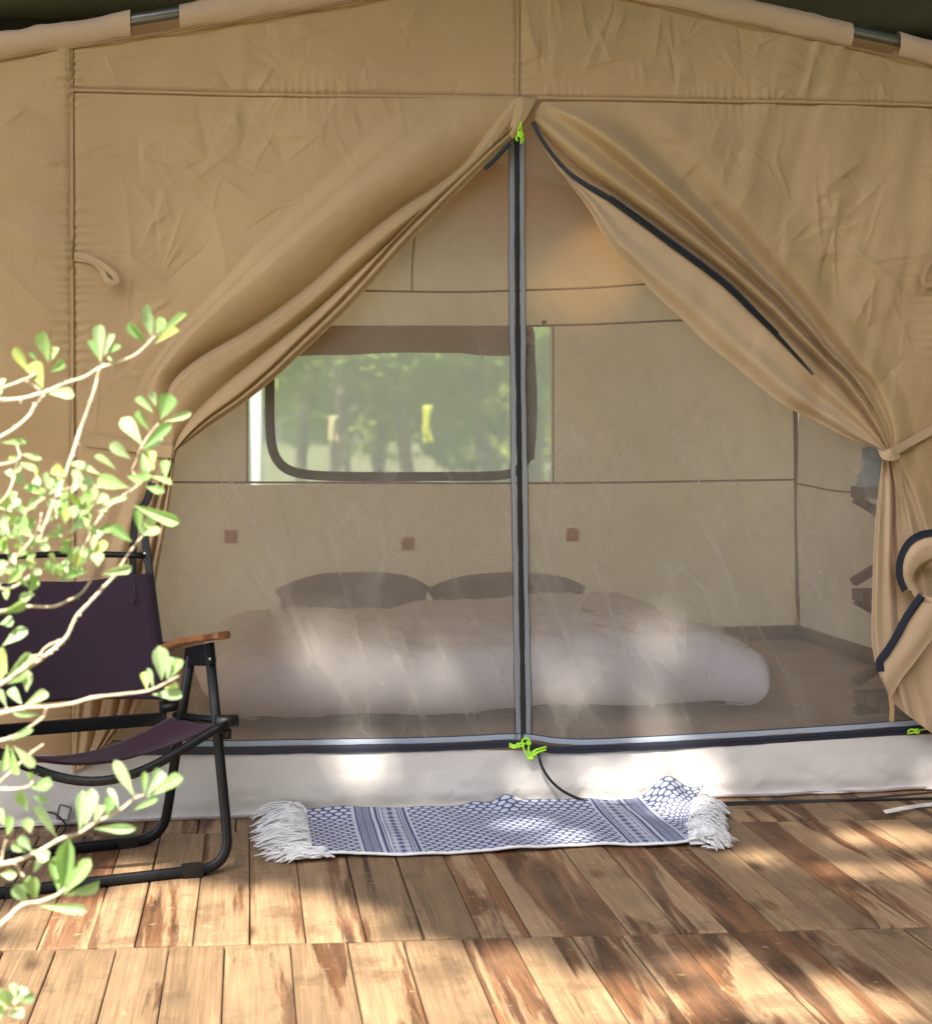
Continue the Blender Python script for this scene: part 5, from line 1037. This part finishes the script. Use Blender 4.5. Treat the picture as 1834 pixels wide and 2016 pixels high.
BR = [(fA, [(-160, 960), (-60, 945), (180, 930), (400, 870), (560, 800), (740, 740), (860, 665), (1030, 615), (1180, 545), (1270, 465), (1340, 390)], .0034, .0018, 1.50, 1.46), (fA, [(-160, 880), (-60, 850), (40, 830), (250, 750), (310, 710)], .0028, .0018, 1.46, 1.44), (fA, [(230, 780), (300, 820), (360, 865)], .0014, .0014, 1.46, 1.47),
      (fA, [(860, 665), (840, 760), (820, 850), (750, 1060), (690, 1220), (640, 1380), (590, 1530), (530, 1690), (480, 1810), (420, 1960), (360, 2150)], .0022, .0036, 1.475, 1.44), (fA, [(390, 890), (290, 1010), (250, 1080), (110, 1200), (-60, 1290), (-160, 1320)], .0022, .0032, 1.48, 1.44),
      (fA, [(1370, 1150), (1290, 1250), (1230, 1340), (1180, 1480), (1150, 1560), (1210, 1660), (1100, 1750), (960, 1850), (860, 1970), (790, 2110), (700, 2260)], .0016, .0028, 1.50, 1.56), (fA, [(-120, 1530), (-40, 1510), (100, 1480), (170, 1440), (150, 1340)], .0022, .0014, 1.42), (fA, [(150, 1470), (140, 1560), (60, 1770), (-60, 1880)], .0014, .002, 1.42),
      (fA, [(390, 1790), (300, 1850), (210, 1920)], .0016, .002, 1.42), (fA, [(530, 1720), (590, 1710), (640, 1680)], .0014, .0012, 1.45),
      (fB, [(1240, 430), (1160, 530), (1080, 640), (1010, 760), (890, 890), (770, 1020), (660, 1140), (590, 1290), (520, 1370), (400, 1470), (220, 1590), (-60, 1760), (-160, 1800)], .0016, .0036, 1.50, 1.44), (fB, [(530, 1335), (400, 1400), (330, 1480), (210, 1580)], .0014, .0018, 1.46), (fB, [(360, 1465), (280, 1480), (190, 1505)], .0014, .0016, 1.45),
      (fB, [(790, 820), (710, 930), (590, 1000), (460, 1050), (250, 1050), (-40, 1100), (-140, 1110)], .0016, .0028, 1.54, 1.46), (fB, [(-160, 2010), (-60, 1990), (200, 1930), (400, 1920), (620, 1890), (800, 1840), (1050, 1810), (1280, 1780), (1400, 1730), (1550, 1650)], .0032, .0014, 1.42, 1.46),
      (fC, [(-140, 540), (-60, 520), (100, 480), (270, 380), (370, 300), (385, 240)], .0024, .0013, 1.40), (fC, [(360, 540), (250, 620), (120, 740), (0, 850), (-120, 920)], .0014, .0022, 1.40), (fC, [(-140, 910), (-40, 910), (140, 910), (250, 880), (310, 790)], .0024, .0014, 1.38),
      (fC, [(-140, 1560), (-60, 1545), (90, 1520), (220, 1480), (360, 1410), (520, 1320), (640, 1290), (780, 1200), (980, 1100), (1110, 1000), (1200, 960)], .0034, .0018, 1.36, 1.40), (fC, [(-140, 2170), (-60, 2100), (60, 1990), (180, 1880), (320, 1850), (480, 1790), (540, 1740)], .0036, .0018, 1.32, 1.34),
      (fC, [(0, 1560), (20, 1460), (50, 1340)], .0018, .0014, 1.37), (fC, [(200, 1640), (170, 1600), (120, 1530)], .0016, .0014, 1.35),
      (fB, [(-60, 760), (120, 640), (220, 540), (330, 380), (360, 240)], .0024, .0014, 1.46), (fB, [(-60, 900), (120, 880), (300, 760), (480, 700), (700, 600), (850, 520)], .0026, .0014, 1.50, 1.53), (fC, [(-140, 2960), (0, 2820), (90, 2720), (150, 2640)], .0026, .0016, 1.28)]
for b_ in BR: branch(*b_)
# the stems the twigs grow from, out of frame to the left
for (x, y, z1, lean) in ((-1.02, 1.47, 1.25, .18), (-.98, 1.40, 1.0, .14), (-.92, 1.34, .8, .10)):
    g = Geo(); g.tube([(x-.1+lean*s+.02*math.sin(s*7), y, -.34+(z1+.34)*s) for s in np.linspace(0, 1, 12)], [.013*(1-.6*s) for s in np.linspace(0, 1, 12)], 8); sparent(g.build('stem', M['bark']))
def leaf_mesh(name, mat, curl, fold, seed):
    r = random.Random(seed); V = []; ns = 11
    for i in range(ns):
        s = i/(ns-1); wv_ = (s**1.15*(1-s)**.42)*2.38 if 0 < s < 1 else 0; wv_ = max(wv_, .05 if s < .5 else .0); wv_ *= (1+.06*math.sin(s*9+seed))
        zc_ = curl*(s*s-.3*s); bend = 0
        for q in (-1, -.5, 0, .5, 1): V.append((s, q*wv_*.5+bend, zc_+fold*abs(q)*wv_*.5+(.012*math.sin(s*20+q*3+seed) if abs(q) == 1 else 0)-(.006 if q == 0 else 0)))
    me = bpy.data.meshes.new(name); me.from_pydata(V, [], gridfaces(ns, 5)); me.materials.append(mat); me.shade_smooth(); return me
LM = {k: [leaf_mesh('leaf_blade', M[k], c, f, i) for i, (c, f) in enumerate(((.12, .35), (-.18, .25), (.25, .5), (-.05, .15)))] for k in ('leaf', 'leafpale', 'leafyellow')}
leafcount = 0
def leaf(f, bx, by, tx, ty, wd, Y=None, kind=None):
    global leafcount
    b_ = f(bx, by); t_ = f(tx, ty); Y = 1.47 + rs.gauss(0, .02) if Y is None else Y
    p0 = oy(b_[0], b_[1], Y); p1 = oy(t_[0], t_[1], Y+rs.gauss(0, .010)); d = p1-p0; ln = d.length; d.normalize()
    nrm = Vector((rs.gauss(0, .35), -1, rs.gauss(.35, .45))); s = nrm.cross(d).normalized(); nrm = d.cross(s).normalized()
    wreal = wd*.2274*Y/FPX*1.02
    kd = kind or ('leafyellow' if rs.random() < .10 else ('leafpale' if rs.random() < .45 else 'leaf'))
    o = bpy.data.objects.new('leaf', rs.choice(LM[kd])); COL.objects.link(o)
    Mx = Matrix((d*ln, s*wreal, nrm*ln*.8)).transposed().to_4x4(); Mx.translation = p0
    o.parent = shrub; o.matrix_parent_inverse = SI.copy(); o.matrix_basis = Mx; leafcount += 1
LA = [(420, 620, 395, 335, 130), (450, 600, 485, 470, 60), (260, 720, 135, 485, 90), (320, 600, 265, 520, 50), (370, 840, 320, 600, 170), (430, 700, 560, 605, 90), (400, 880, 645, 890, 110), (870, 620, 870, 300, 105), (860, 590, 755, 430, 70), (900, 560, 990, 375, 60), (900, 540, 1045, 470, 60), (930, 560, 985, 615, 30), (1270, 460, 1130, 255, 95), (1310, 390, 1250, 180, 100), (1330, 380, 1280, 100, 80), (1350, 370, 1420, 230, 110), (1350, 400, 1635, 220, 60), (1340, 450, 1560, 350, 90),
      (1330, 1050, 1185, 930, 70), (1390, 1110, 1480, 880, 160), (1350, 1000, 1320, 860, 70), (1290, 1210, 1170, 1040, 110), (1230, 1330, 1055, 1090, 130), (1410, 1130, 1660, 1050, 70), (1230, 1370, 1500, 1160, 100), (1230, 1390, 1400, 1250, 80), (1130, 1450, 955, 1310, 110), (1000, 1540, 825, 1415, 70), (1230, 1400, 1290, 1570, 100), (1330, 1550, 1300, 1390, 80), (1430, 1620, 1440, 1470, 90), (870, 1590, 615, 1480, 90), (1120, 1700, 840, 1620, 130), (1100, 1600, 1240, 1640, 90), (1260, 1690, 1430, 1750, 80), (1300, 1600, 1490, 1660, 60), (1200, 1660, 1290, 1560, 100),
      (730, 1900, 830, 1710, 100), (740, 1900, 640, 1720, 90), (740, 1910, 840, 1850, 50), (630, 1700, 660, 1590, 60), (540, 1640, 500, 1610, 40), (850, 1860, 1100, 1780, 50), (830, 1840, 930, 1760, 80), (840, 1910, 930, 1900, 40), (180, 1410, 360, 1450, 70), (170, 1480, 315, 1550, 60), (140, 1530, 190, 1660, 90), (0, 1310, 230, 1305, 60), (150, 1430, 80, 1440, 40), (370, 1760, 225, 1710, 70), (400, 1740, 390, 1690, 50), (420, 1760, 500, 1690, 50), (60, 1900, 20, 1770, 130), (100, 1880, 170, 1800, 70), (20, 820, 20, 750, 60), (0, 900, 15, 860, 50)]
LB = [(100, 230, 10, 110, 130), (230, 420, 160, 270, 120), (90, 280, 0, 300, 80), (490, 290, 430, 140, 110), (560, 330, 590, 180, 150), (640, 290, 620, 170, 120), (350, 380, 470, 300, 90), (550, 400, 520, 330, 60), (590, 430, 720, 290, 70), (390, 450, 550, 400, 80), (280, 450, 210, 390, 80), (200, 520, 130, 360, 110), (60, 470, 0, 490, 100), (280, 500, 400, 470, 90), (330, 560, 420, 520, 80), (560, 700, 680, 540, 90), (800, 600, 930, 490, 90), (800, 570, 820, 450, 60), (850, 700, 840, 580, 120), (770, 740, 560, 820, 70), (880, 770, 1140, 690, 90), (540, 800, 500, 680, 90), (460, 790, 430, 640, 90), (590, 770, 560, 640, 70), (180, 800, 150, 700, 70), (260, 720, 290, 660, 70), (310, 870, 280, 780, 90), (300, 940, 160, 980, 80), (20, 930, 80, 940, 100), (0, 1110, 240, 1010, 130), (0, 1200, 120, 1190, 110), (20, 1390, 235, 1235, 110), (1150, 170, 1570, 320, 110), (1140, 490, 960, 350, 100), (1220, 420, 1155, 210, 80), (1230, 410, 1330, 270, 90), (1230, 430, 1390, 380, 80), (1220, 420, 1290, 330, 70),
      (60, 1640, 40, 1400, 120), (70, 1650, 255, 1440, 100), (60, 1720, 200, 1610, 120), (0, 1700, 10, 1560, 100), (230, 1790, 240, 1600, 120), (190, 1900, 80, 1770, 90), (200, 1920, 420, 1780, 90), (210, 1900, 350, 1880, 90), (60, 1930, 0, 1760, 80), (350, 1990, 100, 1960, 80), (1400, 1690, 1380, 1400, 140), (1440, 1680, 1500, 1490, 110), (1460, 1680, 1580, 1520, 100), (1270, 1770, 1250, 1610, 80), (1330, 1760, 1270, 1590, 50), (1420, 1760, 1550, 1760, 80), (1320, 1810, 1570, 1850, 120)]
LC = [(80, 510, 270, 410, 60), (60, 540, 30, 770, 70), (90, 560, 170, 780, 80), (110, 550, 290, 730, 90), (250, 850, 300, 760, 70), (260, 900, 445, 880, 120), (270, 970, 400, 1010, 60), (230, 1100, 170, 900, 100), (470, 1310, 250, 1060, 100), (250, 1280, 230, 1140, 110), (60, 1300, 130, 1130, 110), (30, 1220, 0, 1080, 60), (230, 1440, 90, 1380, 60), (260, 1430, 180, 1290, 100), (270, 1420, 400, 1500, 110), (280, 1610, 330, 1520, 80), (0, 1620, 160, 1620, 80), (660, 1260, 690, 930, 120), (700, 1230, 770, 910, 120), (790, 1180, 850, 1060, 90), (880, 1130, 930, 990, 110), (990, 1080, 900, 900, 60), (1120, 980, 950, 670, 100), (1200, 960, 1200, 760, 60), (1220, 960, 1330, 760, 120), (1220, 980, 1530, 830, 130), (1100, 1090, 1310, 990, 50), (780, 1240, 1150, 1240, 80), (520, 1800, 590, 1290, 160), (490, 1780, 450, 1490, 100), (530, 1790, 750, 1490, 130), (530, 1800, 830, 1640, 110), (230, 1860, 120, 1700, 120), (300, 1830, 240, 1650, 140), (320, 1880, 720, 1930, 90)]
for a in LA: leaf(fA, *a)
for a in LB: leaf(fB, *a)
for a in LC: leaf(fC, *a, Y=1.37+rs.gauss(0, .015), kind='leafpale' if rs.random() < .5 else 'leaf')
for k_ in range(84):                                     # the crowded middle
    x, y = rs.uniform(-60, 900), rs.uniform(-80, 980)
    if x > 500 and y > 800: continue
    an = rs.uniform(.2, 2.9); ln = rs.uniform(85, 165); leaf(fB, x, y, x+ln*math.cos(an), y-ln*math.sin(an), rs.uniform(60, 105), 1.50+rs.gauss(0, .04))
for (a, b_, c, d, e) in ((90, 2720, 40, 2560, 130), (120, 2700, 210, 2560, 110), (60, 2740, -40, 2650, 120), (140, 2660, 290, 2640, 110), (70, 2790, 200, 2760, 110), (40, 2800, -60, 2760, 100), (130, 2640, 120, 2520, 80), (30, 2690, 10, 2570, 90)): leaf(fC, a, b_, c, d, e, 1.27, 'leafpale')

# ------------------------------------------------------------------ trees
def tree(name, label, loc, h, trunk_r, crown_n, spread, zlo, zhi, leafs, mat, seed, group=None, lean=.0, keep=None, limbs=5):
    r = random.Random(seed); rn = np.random.default_rng(seed); e = empty(name, loc, label, 'tree', group)
    g = Geo(); pts = [(lean*s*h+.08*math.sin(s*5+seed), .06*math.sin(s*4+seed), h*.92*s-.1) for s in np.linspace(0, 1, 14)]; g.tube(pts, [trunk_r*(1-.75*s)*(1.25 if s < .05 else 1) for s in np.linspace(0, 1, 14)], 10)
    tips = []
    for k_ in range(limbs):
        s0 = r.uniform(.4, .85); b0 = Vector(pts[int(s0*13)]); a = r.uniform(0, 2*PI); ln = spread*r.uniform(.5, .95); P = [b0+Vector((math.cos(a)*ln*s, math.sin(a)*ln*s, ln*.55*s-.2*s*s)) for s in np.linspace(0, 1, 7)]; g.tube(P, [trunk_r*.42*(1-.8*s) for s in np.linspace(0, 1, 7)], 6); tips.append(P[-1])
    g.build('trunk', M['trunk'], e)
    nc = max(6, crown_n//110); cc = np.stack([rn.normal(0, spread*.5, nc)+lean*h*.8, rn.normal(0, spread*.5, nc), rn.uniform(zlo, zhi, nc)], 1); cr_ = rn.uniform(.25, .55, nc)*spread*.75
    idx = rn.integers(0, nc, crown_n); d = rn.normal(0, 1, (crown_n, 3)); d /= np.linalg.norm(d, axis=1)[:, None]; C = cc[idx]+d*(cr_[idx]*rn.random(crown_n)**.4)[:, None]*np.array([1, 1, .75])
    leafquads('crown', C, leafs, mat, e, rn)
    return e
def leafquads(name, C, leafs, mat, parent, rn):
    n = len(C); a = rn.normal(0, 1, (n, 3)); a /= np.linalg.norm(a, axis=1)[:, None]; b_ = rn.normal(0, 1, (n, 3)); b_ = np.cross(a, b_); b_ /= np.linalg.norm(b_, axis=1)[:, None]
    sz = (leafs*rn.uniform(.6, 1.3, n))[:, None]; V = np.stack([C-a*sz, C-b_*sz*.45, C+a*sz, C+b_*sz*.45], 1).reshape(-1, 3)
    me = bpy.data.meshes.new(name); me.vertices.add(4*n); me.vertices.foreach_set('co', V.ravel().astype(np.float32)); me.loops.add(4*n); me.loops.foreach_set('vertex_index', np.arange(4*n, dtype=np.int32))
    me.polygons.add(n); me.polygons.foreach_set('loop_start', np.arange(0, 4*n, 4, dtype=np.int32)); me.polygons.foreach_set('loop_total', np.full(n, 4, dtype=np.int32)); me.update(); me.validate()
    return link(name, me, mat, parent, False)
# trees behind the tent, seen through its back window
def bx(u, v, Y): return oy(u, v, Y).x
gt = 'trees seen through the back window'
tree('tree', 'slim dark trunked tree left of the middle of the back window', (bx(660, 860, 15), 15, -.3), 6.5, .085, 7800, 1.7, 2.2, 6.5, 0.078, M['crownmid'], 1, gt)
tree('tree', 'leaning thin tree right of the middle of the back window', (bx(800, 860, 17), 17, -.2), 7, .10, 7800, 1.9, 2.2, 7, 0.084, M['crownpale'], 2, gt, -.06)
tree('tree', 'pale tree in the right part of the back window', (bx(960, 860, 19), 19, -.2), 7.5, .11, 8400, 2.1, 1.9, 7, 0.090, M['crownpale'], 3, gt, -.08)
tree('tree', 'forked thin tree left in the back window', (bx(590, 860, 18), 18, -.2), 7, .08, 7200, 1.8, 2.0, 7, 0.084, M['crownmid'], 4, gt, .05)
tree('tree', 'thin bushy tree in the middle of the back window', (bx(735, 860, 22), 22, -.1), 8, .11, 9600, 2.4, 1.6, 7, 0.102, M['crownmid'], 5, gt, .04)
tree('tree', 'dense dark tree far at the right of the back window', (bx(1030, 860, 24), 24, 0), 9, .14, 10800, 2.8, 1.4, 8, 0.108, M['crownmid'], 6, gt)
tree('tree', 'dense tree far at the left of the back window', (bx(470, 860, 25), 25, 0), 9, .14, 10800, 2.8, 1.8, 8, 0.108, M['crownmid'], 7, gt)
for i, (x, y) in enumerate(((-8, 33), (-3, 36), (2, 34), (7, 37), (12, 34), (-13, 35))):
    tree('tree', ['tall broad tree', 'round crowned tree', 'dark tree', 'pale broad tree', 'far dense tree', 'far leafy tree'][i]+' in the far row behind the tent, '+['left of centre', 'near the centre left', 'at the centre', 'near the centre right', 'far right', 'far left'][i], (x, y, .2), 9, .18, 4200, 3.4, .6, 9, .24, M['crownmid' if i % 2 else 'crownpale'], 30+i, 'far row of trees behind the tent')
def hang(name, u0, u1, v0, v1, Y, mat, lab, cat):
    a = oy(u0, v0, Y); b_ = oy(u1, v1, Y); V = []
    for j in range(8):
        for i in range(8): s, q = i/7, j/7; V.append((a.x+(b_.x-a.x)*(s*(1-.3*math.sin(PI*q))+.1), Y+.03*math.sin(s*7+q*3), a.z+(b_.z-a.z)*q))
    o = mesh(name, V, gridfaces(8, 8), mat); md = o.modifiers.new('t', 'SOLIDIFY'); md.thickness = .01; return tag(o, lab, cat)
hang('hanging_cloth', 820, 842, 800, 875, 14.5, M['yellow'], 'bright yellow hanging cloth seen blurred through the back window', 'cloth')
hang('hanging_cloth', 640, 662, 820, 872, 14.3, M['orange'], 'pale orange hanging cloth by the dark trunk through the back window', 'cloth')
pp = oy(505, 880, 10.5); g = Geo(); g.tube([(pp.x, 10.5, -.35), (pp.x, 10.5, 2.3)], .045, 10); o = g.build('white_post', M['white']); tag(o, 'white post standing outside at the left edge of the back window', 'post')

# shade tree behind the camera: dappled light falls through the gaps in its crown
def recv(c):
    """where the sun ray through each leaf lands: x and depth on the deck, then height up the front wall"""
    s = np.array(sun_vec); t_ = c[:, 2]/s[2]; p = c-s[None]*t_[:, None]; wall = p[:, 1] > Y0
    t2 = (c[:, 1]-Y0)/s[1]; pw = c-s[None]*t2[:, None]; x = np.where(wall, pw[:, 0], p[:, 0]); q = np.where(wall, Y0+pw[:, 2], p[:, 1]); return x, q
rn = np.random.default_rng(77)
n = 85000; zc_ = rn.uniform(8.2, 9.4, n); X_ = rn.uniform(-2.6, 4.0, n); Q_ = rn.uniform(1.2, 7.6, n)
s = np.array(sun_vec); base = np.stack([X_, np.minimum(Q_, Y0), np.maximum(0, Q_-Y0)], 1); C = base + s[None]*((zc_-base[:, 2])/s[2])[:, None]
xr_, qr_ = recv(C)
# gaps: (centre x, centre q, radius x, radius q)
def gapw(u, v): p = oy(u, v, Y0); return p.x, Y0+p.z
def gapd(u, v): p = oz(u, v); return p.x, p.y
holes = []
for (u, v, rx, rz) in ((620, 1270, .05, .055), (722, 1298, .05, .05), (870, 1325, .03, .045), (1305, 1252, .045, .045), (1120, 1338, .035, .04), (1298, 1430, .035, .05), (710, 1490, .03, .04), (1060, 1565, .0, .0), (1178, 1560, .02, .0), (1270, 1556, .03, .02), (1372, 1548, .03, .035)): holes.append((*gapw(u, v), rx, rz))
for (u, v, rx, rz) in ((1330, 1600, .05, .03), (1010, 1628, .06, .02), (1120, 1655, .05, .015), (1760, 1640, .06, .02), (1800, 1660, .05, .03), (1690, 1650, .05, .02), (1800, 1715, .06, .03), (1640, 1712, .04, .02), (1500, 1690, .03, .03), (250, 1720, .07, .06), (330, 1760, .10, .06), (440, 1770, .14, .08), (560, 1790, .14, .08), (180, 1800, .2, .1), (660, 1812, .10, .06), (300, 1850, .3, .1), (480, 1860, .3, .12), (200, 1920, .45, .2), (500, 1950, .4, .18), (700, 1990, .25, .12), (350, 2050, .6, .3), (900, 2010, .15, .08), (1100, 1985, .12, .07), (1560, 1960, .15, .07), (1700, 1985, .14, .06), (1400, 1900, .10, .04), (1250, 1985, .14, .08), (1000, 1965, .28, .10), (980, 1890, .08, .04), (60, 1680, .1, .06), (760, 1870, .12, .04)): holes.append((*gapd(u, v), rx, rz))
holes.append((-.4, 2.1, .85, .62)); holes.append((-.75, 1.9, .7, .8)); holes.append((-.9, 2.6, .7, .45)); holes.append((.05, 2.55, .55, .28)); holes.append((-.15, 2.95, .45, .16))
keep = np.ones(n, bool); jit = rn.normal(0, .12, n)
for (hx, hq, rx, rq) in holes:
    pd = .078 if hq > Y0 else .05; d = np.sqrt(((xr_-hx)/(rx+pd))**2+((qr_-hq)/(rq+pd))**2); keep &= d > (1+jit*.7)
C = C[keep]
cc_ = C.mean(0); tr_base = (float(cc_[0])+2.6, float(cc_[1])-1.6, -.32)
st = empty('shade_tree', tr_base, 'tall spreading tree behind the viewpoint that dapples the deck', 'tree')
leafquads('crown', C-np.array(tr_base)[None], .072, M['crown'], st, rn)
g = Geo(); g.tube([(.06*math.sin(k_*.9), .05*math.cos(k_), 8.7*k_/12) for k_ in range(13)], [.19*(1-.06*k_) for k_ in range(13)], 12)
for (a, b_) in ((-2.4, 3.0), (-1.2, 2.4), (-.6, 3.4), (-1.8, 3.8)): g.tube([(a*s, b_*s, 6.8+1.9*s+.5*math.sin(PI*s)) for s in np.linspace(0, 1, 9)], [.075*(1-.85*s) for s in np.linspace(0, 1, 9)], 7)
g.build('trunk', M['trunk'], st)
# trees added outside the picture to block light from the right and behind
for i, (x, y) in enumerate(((7.5, 2.5), (8.0, -2.0), (7.0, -6.5), (3.0, -9.5), (-1.5, -11), (11, -9))):
    tree('tree', ['leafy tree', 'round tree', 'tall tree', 'broad tree', 'pale tree', 'dense tree'][i]+' added out of view to block light, '+['close to the right of the tent', 'beyond the right edge of the deck', 'behind on the right', 'far behind on the right', 'straight behind the viewpoint', 'farthest behind on the right'][i], (x, y, -.3), 10, .18, 7000, 3.0, .4, 9.5, .26, M['crown'], 60+i, 'added unseen trees that block light')
print('leaves', leafcount, 'holes', len(holes), 'crown', len(C))
